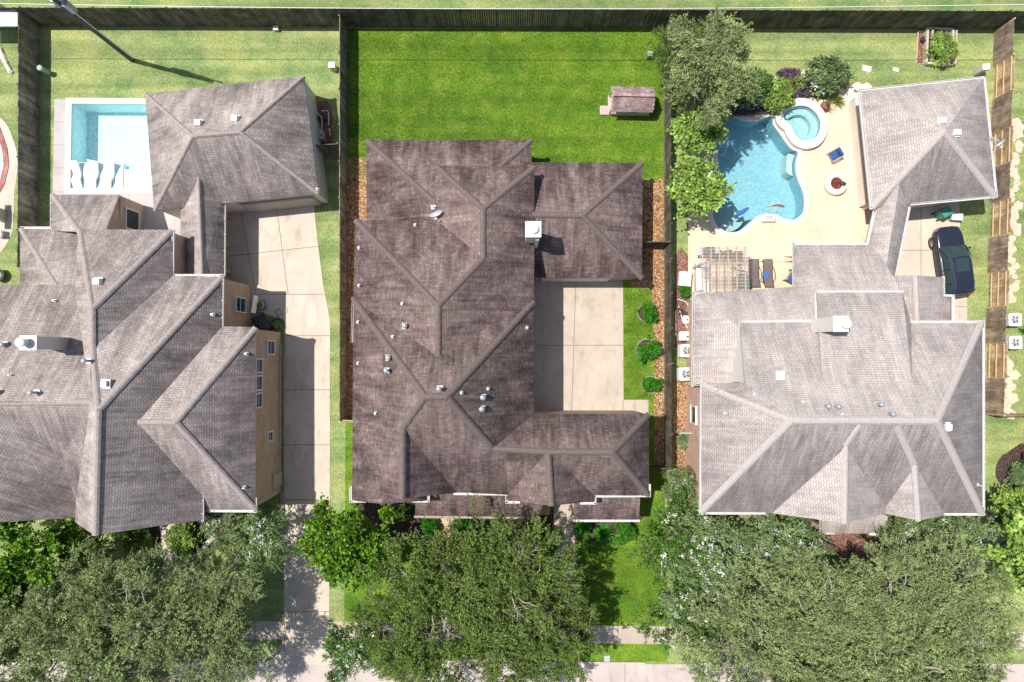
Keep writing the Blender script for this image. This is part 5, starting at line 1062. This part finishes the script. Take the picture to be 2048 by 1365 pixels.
t = thing('garden_hose', 'green garden hose lying in loops on the driveway corner', 'hose'); m = MB(); pts = []
for i in range(120): a = i*.24; r = .42+.12*math.sin(i*.37); pts.append((r*math.cos(a)+.25*math.sin(i*.05), r*.9*math.sin(a), .05+.03*math.sin(i*.9)+.0006*i))
m.tube(pts, .016, 5); m.tube([(.4, .1, .05), (.1, .7, .05), (-.1, .9, .05), (.25, 1.1, .05), (.45, .8, .05), (.1, .55, .05)], .016, 5); m.tube([(.3, -.3, .05), (.6, -.55, .05), (.65, -1.3, .05), (.62, -2.0, .05)], .016, 5); m.build('coil', 'hose_green', t); place(t, 552, 650)
# basketball stand
t = thing('basketball_hoop', 'low basketball hoop with white backboard and red ring over a green pad', 'basketball hoop'); m = MB(); m.box((0, 0, .12), (.9, .6, .22)); m.build('base', 'plastic_green', t, bevel=.06)
m = MB(); m.tube([(0, 0, .2), (.1, -.05, 1.7), (.42, -.2, 2.3)], .05, 8); m.build('post', 'metal_dark', t); m = MB(); m.box((.45, -.22, 2.3), (.05, 1.15, .75), -.45); m.build('backboard', 'pvc', t, bevel=.015)
m = MB(); n = 20; m.tube([(.72+.23*math.cos(6.3*i/n), -.33+.23*math.sin(6.3*i/n), 2.08) for i in range(n+1)], .015, 5); m.build('ring', 'net_red', t); place(t, 520, 612, .3)
# pool equipment
def tank(label, px, py, r=.33, h=1.0, mat='plastic_tan'):
    t = thing('filter_tank', label, 'pool filter'); m = MB(); m.lathe((0, 0, 0), [(r*.9, 0), (r, .08), (r, h*.6), (r*1.06, h*.62), (r*1.06, h*.68), (r, h*.7), (r*.85, h*.9), (r*.4, h), (.05, h+.02)], 24); m.build('tank', mat, t, smooth=True)
    m = MB(); m.cyl((0, 0, h), .05, .1, 10); m.tube([(r, 0, .3), (r+.3, 0, .3), (r+.35, 0, .1)], .035, 8); m.build('valve', 'metal_dark', t); return place(t, px, py)
def pipes(label, px, py, runs, mat='pvc'):
    t = thing('pool_pipes', label, 'pipes'); 
    for rr_ in runs: m = MB(); m.tube(rr_, .035, 8); m.build('pipe', mat, t)
    m = MB(); m.tube([(0, 0, .22), (.55, 0, .22)], .13, 14); m.box((.25, 0, .06), (.5, .22, .1)); m.cyl((0, .3, .1), .12, .3, 14); m.build('pump', 'metal_dark', t); return place(t, px, py)
def heater(label, px, py, s=.8, h=.9, mat='plastic_tan'):
    t = thing('pool_heater', label, 'heater'); m = MB(); m.box((0, 0, h/2), (s, s*.95, h-.06)); m.build('body', mat, t, bevel=.03); m = MB(); m.box((0, 0, h), (s+.05, s, .06)); m.build('lid', mat, t, bevel=.02)
    m = MB(); m.box((s*.36, -.05, h+.04), (.1, .14, .03)); m.build('panel', 'metal_dark', t); return place(t, px, py)
pipes('pale pipes and pump between the detached garage wall and the side fence', 640, 240, [[(-.2, .5, .5), (.25, 0, .55), (.3, -.6, .5), (.1, -1.1, .4)], [(.7, .4, .4), (.7, -.5, .4)], [(.75, -.7, .35), (.8, -1.2, .35)], [(.2, .5, .3), (.7, .5, .4)]])
tank('grey domed filter tank beside the detached garage wall', 630, 237, .34, .95)
heater('square grey pool heater beside the detached garage wall', 643, 277, .62, .8)
tank('cream filter tank squeezed between the pink brick house and the fence', 1369, 641, .30, .7, 'pvc')
heater('white pool heater box next to the upper air conditioner', 1364, 673, .62, .6, 'pvc')
pipes('tangle of white pipes and black pumps by the pink brick house', 1358, 628, [[(-.2, 1.0, .3), (.4, .8, .3), (.6, .5, .25)], [(-.1, .5, .3), (.1, -.2, .3), (.3, -.6, .3)], [(-.3, .2, .3), (-.3, -1.5, .3)], [(0, .1, .25), (.35, -.2, .25), (.6, -.35, .25)], [(.2, -.5, .3), (.5, -1., .3)]])
t = thing('storage_box', 'large white storage chest in the gravel left of the outdoor kitchen', 'storage box'); m = MB(); m.box((0, 0, .28), (.78, .95, .52)); m.build('body', 'plastic_white', t, bevel=.03); m = MB(); m.box((0, 0, .57), (.84, 1.0, .08)); m.build('lid', 'plastic_white', t, bevel=.03); place(t, 1366, 560, -.1)
t = thing('outdoor_kitchen', 'white outdoor kitchen counter at the left end of the pergola', 'counter'); m = MB(); m.box((0, 0, .45), (.75, 2.2, .9)); m.build('base', 'siding_white', t); m = MB(); m.box((0, 0, .93), (.85, 2.3, .06)); m.build('worktop', 'plastic_white', t); m = MB(); m.box((0, .3, 1.02), (.55, .6, .14)); m.build('burner', 'metal_grey', t, bevel=.03); place(t, 1398, 560)
# air conditioners
def ac(label):
    t = thing('air_conditioner', label, 'air conditioner', (0, 0, 0), 'air conditioners beside the house walls'); m = MB(); m.box((0, 0, .40), (.80, .80, .76))
    for k in range(14): m.box((0, 0, .08+k*.05), (.83, .83, .012))
    m.build('body', 'metal_grey', t); m = MB(); n = 32; q = 4
    outer = []; rr_ = .12
    for cx, cy, a0 in ((.32, .32, 0), (-.32, .32, 90), (-.32, -.32, 180), (.32, -.32, 270)):
        for k in range(8): a = R(a0+k*90/7); outer.append((cx+rr_*math.cos(a), cy+rr_*math.sin(a)))
    inner = [(.30*math.cos(math.atan2(y, x)), .30*math.sin(math.atan2(y, x))) for x, y in outer]; N = len(outer)
    vs = [(x, y, .80) for x, y in outer]+[(x, y, .86) for x, y in outer]+[(x, y, .88) for x, y in inner]+[(x, y, .76) for x, y in inner]
    m.add(vs, [(k*N+i, k*N+(i+1) % N, (k+1)*N+(i+1) % N, (k+1)*N+i) for k in range(3) for i in range(N)]); m.build('top', 'plastic_white', t)
    m = MB(); m.cyl((0, 0, .79), .30, .004, 24); m.build('well', 'metal_dark', t)
    m = MB()
    for k in range(5):
        a = k*6.283/5; vs = [(.06*math.cos(a), .06*math.sin(a), .83), (.26*math.cos(a-.28), .26*math.sin(a-.28), .85), (.27*math.cos(a+.02), .27*math.sin(a+.02), .84), (.24*math.cos(a+.35), .24*math.sin(a+.35), .81)]; m.add(vs+[(x, y, z-.01) for x, y, z in vs], [(0, 1, 2, 3), (7, 6, 5, 4), (0, 4, 5, 1), (1, 5, 6, 2), (2, 6, 7, 3), (3, 7, 4, 0)])
    m.cyl((0, 0, .80), .08, .07, 14); m.build('fan', 'metal_pipe', t)
    m = MB()
    for r_ in (.08, .15, .22, .29): m.tube([(r_*math.cos(6.2832*i/24), r_*math.sin(6.2832*i/24), .90) for i in range(25)], .005, 4)
    for k in range(8): a = k*.785; m.tube([(0, 0, .905), (.3*math.cos(a), .3*math.sin(a), .89)], .005, 4)
    m.build('grille', 'metal_pipe', t); return t
A = place(ac('white topped air conditioner by the pink brick house, next to the white heater box'), 1367, 702)
dup(A, 1365, 748, .04, 'white topped air conditioner by the pink brick house, the lower one below a brick ledge')
dup(A, 2012, 641, 0, 'air conditioner beyond the brown fence at the right edge, upper of the pair'); dup(A, 2013, 686, .03, 'air conditioner beyond the brown fence at the right edge, lower of the pair')
# fire pit and patio furniture
t = thing('fire_pit', 'round white stone fire pit filled with red lava rock on the cream patio', 'fire pit'); m = MB(); n = 36; prof = [(.42, .15), (.42, .42), (.72, .42), (.78, .36), (.78, 0)]; vs = []
for r_, z in prof:
    for i in range(n): a = 6.2832*i/n; vs.append((r_*math.cos(a), r_*math.sin(a), z))
m.add(vs, [(k*n+i, k*n+(i+1) % n, (k+1)*n+(i+1) % n, (k+1)*n+i) for k in range(4) for i in range(n)]); m.build('rim', 'coping_stone', t); m = MB(); rr = random.Random(2)
m.cyl((0, 0, .1), .42, .2, 24)
for i in range(90): a = rr.uniform(0, 6.28); r_ = .39*math.sqrt(rr.random()); m.box((r_*math.cos(a), r_*math.sin(a), .31), (.07, .06, .05), rr.uniform(0, 3), 0, .6, .7)
m.build('lava_rock', 'lava_rock', t); place(t, 1668, 370)
m = MB(); m.box((0, 0, .05), (.30, .26, .09)); t = m.build('metal_box', 'metal_dark', None, bevel=.03); tag(t, 'small black metal box lying on the rim of the fire pit', 'box'); t.location = P(1687, 368, .45); t.location.z = .43; t.rotation_euler = (0, 0, -.6)
def chair(label, px, py, rz, cush, frame='wood_grey', s=1.):
    t = thing('patio_chair', label, 'chair'); m = MB(); m.box((0, 0, .30), (.66, .62, .05))
    for x in (-.34, .34): m.box((x, 0, .52), (.07, .68, .05)); m.box((x, .3, .26), (.05, .05, .52)); m.box((x, -.3, .26), (.05, .05, .52))
    m.box((0, -.34, .58), (.66, .06, .55)); m.build('frame', frame, t); m = MB(); m.box((0, .02, .39), (.58, .58, .13)); m.build('seat_cushion', cush, t, bevel=.04); m = MB(); m.box((0, -.27, .66), (.58, .14, .42)); m.build('back_cushion', cush, t, bevel=.04); return place(t, px, py, rz, 0, s)
chair('pale framed patio chair with blue cushions between the spa and the fire pit', 1664, 314, R(120), 'fabric_blue', 'wood_pale')
chair('navy patio chair half under the low roof at the patio corner', 1583, 558, R(150), 'fabric_blue', 'wood_grey', 1.35)
def chaise(label, px, py, group='brown chaise longues beside the pergola'):
    t = thing('chaise_longue', label, 'chaise longue', (0, 0, 0), group); m = MB()
    for k in range(22): m.box((0, -.9+k*.086, .34+max(0, (k-14))*.035), (.58, .078, .02))
    m.build('sling', 'fabric_brown', t); m = MB()
    for s_ in (-1, 1):
        m.tube([(s_*.31, -.95, .33), (s_*.31, .3, .33), (s_*.31, .98, .6)], .022, 6); m.tube([(s_*.31, .75, .35), (s_*.42, .35, .55), (s_*.40, -.1, .55), (s_*.33, -.45, .33)], .02, 6)
        for y in (-.8, .6): m.box((s_*.31, y, .16), (.04, .04, .33))
    m.build('frame', 'wood_dark', t); return place(t, px, py, R(180))
ch = chaise('brown sling chaise longue nearest the pergola, no towel on it', 1505, 547); t = dup(ch, 1532, 547, R(180), 'brown sling chaise longue carrying a bright blue towel')
m = MB(); m.box((0, 0, 0), (.33, .38, .04)); t = m.build('towel', 'fabric_bright', None, bevel=.015); tag(t, 'bright blue folded towel on the brown chaise longue', 'towel'); t.location = P(1532, 551, .40)
# pergola
t = thing('pergola', 'weathered slatted timber pergola over the dining set beside the pool', 'pergola'); a, b = P(1398, 493, 2.6), P(1498, 590, 2.6); cx, cy = (a.x+b.x)/2, (a.y+b.y)/2; t.location = (cx, cy, 0); W_ = b.x-a.x; L_ = a.y-b.y; t2 = t
mm = MB()
for k in range(34): mm.box((cx, cy-L_/2+.05+k*(L_-.1)/33, 2.68), (W_, .032, .05))
mm.build('slat', 'wood_pale', t); mm = MB()
for k in range(6): mm.box((a.x+.22+k*(W_-.44)/5, cy, 2.58), (.05, L_, .12))
mm.build('rafter', 'wood_pale', t); mm = MB()
for y in (cy-L_/2+.15, cy+L_/2-1.1): mm = MB(); mm.box((cx, y, 2.46), (W_, .06, .14)); mm.build('beam', 'wood_pale', t)
for x in (a.x+.3, b.x-.3):
    for y in (cy-L_/2+.3, cy+L_/2-1.1): mm = MB(); mm.box((x, y, 1.2), (.14, .14, 2.4)); mm.build('post', 'wood_pale', t)
t = thing('dining_table', 'glass topped dining table under the pergola', 'table'); m = MB(); m.lathe((0, 0, .68), [(.62, 0), (.64, .02), (.62, .04)], 28); m.build('tabletop', 'glass_green', t); m = MB(); m.cyl((0, 0, 0), .25, .05, 16); m.cyl((0, 0, .05), .05, .63, 10); m.build('pedestal', 'metal_dark', t); place(t, 1478, 568)
for i, (px, py, rz, lb) in enumerate(((1452, 512, .2, 'dark cushioned chair at the top edge of the pergola, left of centre'), (1430, 512, -.2, 'dark cushioned chair under the pergola next to the grill'), (1472, 514, .1, 'dark cushioned chair at the top right of the pergola shade'))): chair(lb, px, py, rz+3.1, 'fabric_navy', 'metal_dark', .8)
def grill(label, px, py, rz=0.):
    t = thing('barbecue_grill', label, 'grill'); m = MB(); m.box((0, 0, .42), (.8, .5, .7)); m.box((.62, 0, .82), (.42, .45, .04)); m.box((-.62, 0, .82), (.42, .45, .04)); m.build('cabinet', 'metal_grey', t); m = MB()
    n = 10; vs = []
    for i in range(n+1): a_ = math.pi*i/n; vs += [(-.4, -.26*math.cos(a_), .8+.27*math.sin(a_)), (.4, -.26*math.cos(a_), .8+.27*math.sin(a_))]
    m.add(vs, [(2*i, 2*i+1, 2*i+3, 2*i+2) for i in range(n)]); m.add([v for v in vs if v[0] < 0], [tuple(range(n+1))]); m.add([v for v in vs if v[0] > 0], [tuple(range(n+1))[::-1]]); m.build('hood', 'metal_dark', t); m = MB(); m.tube([(-.3, -.32, .95), (.3, -.32, .95)], .018, 6); m.build('handle', 'chrome', t); return place(t, px, py, rz)
grill('covered grill under the top left corner of the pergola', 1409, 506, .1)
grill('dark stainless barbecue grill on the cream paving at the left frame edge', 6, 432, R(90))
t = thing('patio_stool', 'dark square stool below the grill at the left frame edge', 'stool'); m = MB(); m.box((0, 0, .5), (.5, .5, .08)); m.build('seat', 'metal_grey', t, bevel=.02)
for x in (-.2, .2):
    for y in (-.2, .2): m = MB(); m.box((x, y, .24), (.04, .04, .48)); m.build('leg', 'metal_dark', t)
place(t, 6, 470)
t = thing('fire_bowl', 'round black bowl planter cut by the left frame edge', 'bowl'); m = MB(); m.lathe((0, 0, 0), [(.25, 0), (.42, .25), (.46, .45), (.42, .46), (.36, .3)], 28); m.build('bowl', 'metal_dark', t, smooth=True); m = MB(); m.cyl((0, 0, .2), .3, .2, 20, .12); m.build('filling', 'rock_white', t); place(t, 4, 552)
# pool toys
t = thing('pool_basketball_hoop', 'white pool basketball hoop with arched backboard at the pool edge', 'pool hoop'); m = MB(); m.box((0, 0, .17), (.95, .50, .30)); m.build('base', 'plastic_white', t, bevel=.08)
for k in (-1, 1): m = MB(); m.tube([(k*.12+.09*math.cos(6.2832*i/14), .02+.09*math.sin(6.2832*i/14), .33) for i in range(15)], .018, 5); m.build('cap_ring', 'metal_dark', t)
m = MB(); m.tube([(.05, .15, .3), (.06, .45, .8), (.08, .55, 1.25)], .045, 8); m.build('post', 'plastic_white', t)
m = MB(); n = 10; pts = [(.08+.58*(-1+2*i/n), .62-.12*abs(-1+2*i/n)**2) for i in range(n+1)]; vs = [(x, y, 1.15) for x, y in pts]+[(x, y, 1.75-.25*abs((x-.08)/.58)**2) for x, y in pts]; vs += [(x, y+.04, z) for x, y, z in vs]; N = n+1
m.add(vs, [(i, i+1, N+i+1, N+i) for i in range(n)]+[(2*N+i+1, 2*N+i, 3*N+i, 3*N+i+1) for i in range(n)]+[(N+i, N+i+1, 3*N+i+1, 3*N+i) for i in range(n)]); m.build('backboard', 'pallet_pink', t)
m = MB(); m.tube([(.08+.2*math.cos(6.2832*i/18), .88+.2*math.sin(6.2832*i/18), 1.3) for i in range(19)], .012, 5); m.build('ring', 'pvc', t); place(t, 1534, 438)
t = thing('pool_umbrella', 'closed blue umbrella tilted over the shallow grey shelf of the free-form pool', 'umbrella'); m = MB(); pts = [Vector((-.62, -.28, 1.0)), Vector((-.3, -.12, 1.15)), Vector((.1, .1, 1.3)), Vector((.45, .32, 1.5)), Vector((.6, .4, 1.55))]; m.tube(pts, [.03, .16, .2, .12, .02], 8)
for k in range(8):
    a_ = k*.785; m.tube([p+Vector((-.05*math.sin(a_), .1*math.cos(a_), .1*math.sin(a_)))*[.2, 1.7, 2.1, 1.2, .1][i] for i, p in enumerate(pts)], [.01, .035, .04, .03, .01], 5)
m.build('canopy', 'umbrella_blue', t); m = MB(); m.tube([(0, 0, -.3), (0, 0, 1.3)], .03, 8); m.build('pole', 'metal_pipe', t); place(t, 1474, 432, 0, 0, .75)
t = thing('cleaner_hose', 'white pool cleaner hose looping on the water by the left pool edge', 'hose'); m = MB(); pts = [(.0, -1.7, -.1), (.15, -1.2, -.07), (.12, -.6, -.06), (.05, -.1, -.06)]
for i in range(26): a_ = 3.5-i*.34; pts.append((.32+.30*math.cos(a_), .22+.32*math.sin(a_), -.05+.004*i))
m.tube(pts, .022, 6); m.build('hose', 'pvc', t); place(t, 1434, 308)
# floating loungers on the sun shelf of the left pool
def lounger(label):
    t = thing('pool_lounger', label, 'lounger', (0, 0, 0), 'white wave loungers on the sun shelf'); n = 26; vs = []
    for i in range(n+1):
        u = i/n; y = -.92+1.84*u; z = .14+.15*math.exp(-((u-.30)/.15)**2)+.42*max(0, (u-.52)/.48)**1.4; xs_ = 0.
        for x in (-.37, .37): vs += [(x+xs_, y, z), (x+xs_, y+.01, max(.0, z-.14))]
    f = []
    for i in range(n): a_ = i*4; b_ = a_+4; f += [(a_, a_+2, b_+2, b_), (a_+1, b_+1, b_+3, a_+3), (a_, b_, b_+1, a_+1), (a_+2, a_+3, b_+3, b_+2)]
    f += [(0, 1, 3, 2), (n*4, n*4+2, n*4+3, n*4+1)]; m = MB(); m.add(vs, f); m.build('shell', 'plastic_white', t, smooth=False)
    m = MB(); m.box((0, .55, .14), (.56, .35, .26)); m.build('foot', 'plastic_white', t); return t
lo = lounger('white wave lounger on the sun shelf, touching the pool wall'); place(lo, 154, 352, .08, -.28); dup(lo, 188, 351, -.20, 'white wave lounger on the sun shelf, between the two others', -.28); dup(lo, 219, 352, -.25, 'white wave lounger on the sun shelf, at the open water side', -.28)
# raised beds
t = thing('raised_bed', 'weathered timber raised vegetable bed near the right back fence', 'planter'); m = MB()
for x, y, sx, sy in ((-.9, 0, .14, 2.5), (.85, 0, .14, 2.5), (0, -1.22, 1.8, .14), (0, 1.22, 1.6, .14), (.45, .35, .8, .12), (-.55, .1, .1, 2.3), (1.1, .0, .08, 2.4)): m.box((x, y, .2), (sx, sy, .38), random.Random(int(x*10)).uniform(-.02, .02))
m.build('timber', 'wood_pale', t); m = MB(); m.box((0, 0, .12), (1.7, 2.4, .2)); m.build('soil', 'mulch_dark', t); m = MB(); m.tube([(.4, 1.0, .42), (-.1, .2, .44)], .03, 5); m.build('stake', 'wood_grey', t); place(t, 1874, 97, -.05)
t = thing('raised_bed', 'low plank edged bed with bare soil left of the timber vegetable bed', 'planter'); m = MB(); m.box((-.28, 0, .06), (.05, 2.2, .14), -.04); m.box((.3, 0, .06), (.05, 2.2, .14), -.04); m.box((0, 1.1, .06), (.6, .05, .14)); m.build('plank', 'rail_cedar', t); m = MB(); m.box((0, 0, .02), (.55, 2.1, .05)); m.build('soil', 'mulch_red', t); place(t, 1841, 96, -.03)
m = MB(); m.lathe((0, 0, 0), [(.12, 0), (.16, .25), (.18, .27), (.12, .24)], 16); t = m.build('plant_pot', 'metal_dark'); tag(t, 'small dark plant pot in the plank edged bed', 'pot'); place(t, 1843, 82, z=.05)
t = thing('plant_pot', 'brown glazed pot with a wispy plant beside the spa rim', 'pot'); m = MB(); m.lathe((0, 0, 0), [(.16, 0), (.3, .22), (.32, .4), (.24, .5), (.27, .54), (.2, .5)], 20); m.build('pot', 'clay', t, smooth=True); rng = np.random.default_rng(3)
k = 60; a_ = rng.uniform(0, 6.28, k); d_ = np.stack([np.cos(a_)*.35, np.sin(a_)*.35, np.ones(k)], axis=1); quadmesh('foliage', leaves(np.tile([[0, 0, .5]], (k, 1))+rng.normal(size=(k, 3))*.04, d_, .95, .012, rng), 'leaf_yellow', t); place(t, 1646, 216)
# rocks edging the front bed of the tan brick house
t = thing('rock_edging', 'curved row of pale rocks edging the tan brick house bed, left of the path', 'rocks'); rr = random.Random(12)
def rocks(t, pts, k, mat='rock_white'):
    for i in range(k):
        u = i/(k-1)*(len(pts)-1); j = min(int(u), len(pts)-2); a, b = pts[j], pts[j+1]; p = P(a[0]+(b[0]-a[0])*(u-j), a[1]+(b[1]-a[1])*(u-j)); m = MB(); m.lathe((p.x, p.y, -.02), [(.16, 0), (.19, .08), (.12, .18), (.03, .2)], 7); m.v = [(v[0]+rr.uniform(-.03, .03), v[1]+rr.uniform(-.03, .03), v[2]+rr.uniform(-.02, .02)) for v in m.v]; m.build('rock', mat, t)
rocks(t, [(244, 1064), (258, 1078), (272, 1095), (290, 1112)], 15)
t = thing('rock_edging', 'row of pale rocks edging the mulch bed right of the tan brick house path', 'rocks'); rocks(t, [(430, 1072), (412, 1090), (398, 1110)], 11)
t = thing('stone_edging', 'grey stone border along the driveway corner of the tan brick house', 'edging'); rocks(t, [(564, 985), (565, 1020), (566, 1068)], 20, 'wood_grey')
t = thing('rock_edging', 'curved brick coloured edging around the right edge mulch bed', 'rocks'); rocks(t, [(2008, 985), (1994, 1000), (1986, 1020), (1983, 1040)], 14, 'flagstone')
t = thing('rock_pile', 'loose pale rocks in the neighbour bed at the upper left edge', 'rocks'); rocks(t, [(2, 100), (8, 118), (15, 132), (22, 145)], 10)
t = thing('garden_bench', 'dark metal bench in the mulch bed at the right frame edge', 'bench'); m = MB()
for k in range(5): m.box((0, -.2+k*.09, .43), (1.2, .06, .03))
for k in range(3): m.box((0, .24, .55+k*.12), (1.2, .03, .07))
m.build('seat', 'metal_dark', t)
for x in (-.55, .55):
    m = MB(); m.box((x, -.18, .21), (.04, .04, .42)); m.build('leg', 'metal_dark', t); m = MB(); m.box((x, .22, .4), (.04, .04, .8)); m.build('leg', 'metal_dark', t)
place(t, 2042, 920, 1.5)
t = thing('side_gate', 'white metal gate between the pink brick wall and the fence', 'gate'); m = MB(); 
for z in (.15, 1.0, 1.55): m.box((0, 0, z), (1.1, .04, .05))
for k in range(9): m.box((-.52+k*.13, 0, .85), (.025, .025, 1.5))
m.build('rail', 'metal_pipe', t)
for x in (-.56, .56): m = MB(); m.box((x, 0, .85), (.07, .07, 1.7)); m.build('post', 'metal_pipe', t)
place(t, 1364, 862)
# far right neighbour: a plain wall line at the frame edge
t = thing('brick_house', 'edge of a pale brick house wall at the far right frame edge', 'house', P(2150, 700, 0)); walls(t, [([(2116, 560), (2350, 560), (2350, 900), (2116, 900)], 3, 0)], 'brick_pink'); V = dict(a=(2112, 548, 3.1), b=(2360, 548, 3.1), c=(2360, 912, 3.1), d=(2112, 912, 3.1), e=(2230, 660, 5.2), f=(2230, 800, 5.2))
Roof(V, [['a', 'b', 'e'], ['b', 'c', 'f', 'e'], ['c', 'd', 'f'], ['d', 'a', 'e', 'f']], t, 'shingle_pale', 'fascia_tan')
t = thing('garden_shed', 'grey metal roofed shed in the top left corner beyond the fence', 'shed', P(5, 40, 0)); m = MB(); m.prism(W([(-60, 30), (33, 30), (33, 56), (-60, 56)]), 0, 1.9); m.build('wall', 'metal_grey', t)
m = MB(); m.prism([P2(a, b, 2.0) for a, b in [(-70, 24), (35, 24), (35, 53), (-70, 53)]], 1.92, 2.0); m.build('roof', 'tin', t); m = MB(); a, b = P(-70, 22, 2.05), P(30, 22, 2.05); m.tube([a, b], .05, 6); m.build('roof_edge', 'white_paint', t)
# person sitting under the low roof edge, legs stretched out onto the patio
def person():
    t = thing('person', 'person sitting under the low roof edge, bare lower legs stretched onto the patio', 'person'); J = []; Ed = []; Rd = []
    def j(p, r, par=None):
        J.append(p); Rd.append(r)
        if par is not None: Ed.append((par, len(J)-1))
        return len(J)-1
    pel = j((0, 0, .56), (.15, .13)); sp1 = j((.06, 0, .78), (.14, .11), pel); ch_ = j((.13, 0, 1.0), (.17, .12), sp1); nk = j((.15, 0, 1.18), (.055, .055), ch_); hd = j((.13, 0, 1.28), (.075, .085), nk); j((.12, 0, 1.38), (.07, .08), hd)
    for s_ in (-1, 1):
        hp = j((-.06, s_*.10, .54), (.10, .09), pel); kn = j((-.46, s_*.14, .52), (.06, .06), hp); cf = j((-.62, s_*.15, .36), (.055, .055), kn); an = j((-.86, s_*.16, .10), (.035, .035), cf); j((-.97, s_*.18, .07), (.03, .04), an) ; j((-1.06, s_*.19, .05), (.025, .04), len(J)-1)
        sh_ = j((.13, s_*.19, 1.06), (.06, .06), ch_); el = j((.05, s_*.25, .80), (.042, .042), sh_); wr = j((-.16, s_*.20, .68), (.028, .028), el); j((-.24, s_*.19, .67), (.03, .018), wr)
    me = bpy.data.meshes.new('body'); me.from_pydata(J, Ed, []); me.materials.append(MATS['skin']); o = bpy.data.objects.new('body', me); C.objects.link(o); o.parent = t; sk_ = o.modifiers.new('skin', 'SKIN'); 
    for i, v in enumerate(me.skin_vertices[0].data if me.skin_vertices else []): v.radius = Rd[i]
    return t, o, Rd
t, o, Rd = person()
me = o.data
if not me.skin_vertices:
    bpy.context.view_layer.objects.active = o; bm = bmesh.new(); bm.from_mesh(me); lay = bm.verts.layers.skin.verify()
    for i, v in enumerate(bm.verts): v[lay].radius = Rd[i]; v[lay].use_root = (i == 0)
    bm.to_mesh(me); bm.free()
sb = o.modifiers.new('s', 'SUBSURF'); sb.levels = 2; sb.render_levels = 2; o.modifiers['skin'].use_smooth_shade = True
m = MB(); m.lathe((0, 0, 0), [(.13, 0), (.19, .15), (.18, .4), (.2, .52), (.08, .6)], 16); m.v = [(v[0]*.8+.08+v[2]*.12, v[1]*1.05, v[2]+.53) for v in m.v]; m.build('shirt', 'fabric_navy', t, smooth=True)
m = MB(); m.tube([(0, 0, .56), (-.06, .1, .55), (-.36, .13, .53)], [.15, .125, .085], 12); m.tube([(0, 0, .56), (-.06, -.1, .55), (-.36, -.13, .53)], [.15, .125, .085], 12); m.build('shorts', 'fabric_blue', t, smooth=True)
m = MB(); m.lathe((.15, 0, 1.30), [(.09, 0), (.105, .06), (.09, .13), (.03, .17)], 14); m.build('hair', 'wood_dark', t, smooth=True)
m = MB()
for s_ in (-1, 1):
    for k in range(5): b0 = Vector((-.24, s_*(.155+k*.017), .675)); m.tube([b0, b0+Vector((-.045-.006*min(k, 4-k), 0, .004)), b0+Vector((-.075-.008*min(k, 4-k), 0, -.02))], .008, 6)
    for k in range(5): b0 = Vector((-1.05, s_*(.155+k*.016), .04)); m.tube([b0, b0+Vector((-.03-.002*(4-k), 0, -.005))], .009, 6)
    m.lathe((.045, s_*.032, 1.335), [(.008, 0), (.012, .008), (.004, .016)], 8)
m.lathe((.035, 0, 1.30), [(.016, 0), (.01, .03)], 8); m.build('hand_and_face', 'skin', t, smooth=True)
q = P(1601, 519); t.location = (q.x, q.y, 0)
chair('dark patio chair under the low roof carrying the seated person', 1602, 519, R(90), 'fabric_navy', 'metal_dark')
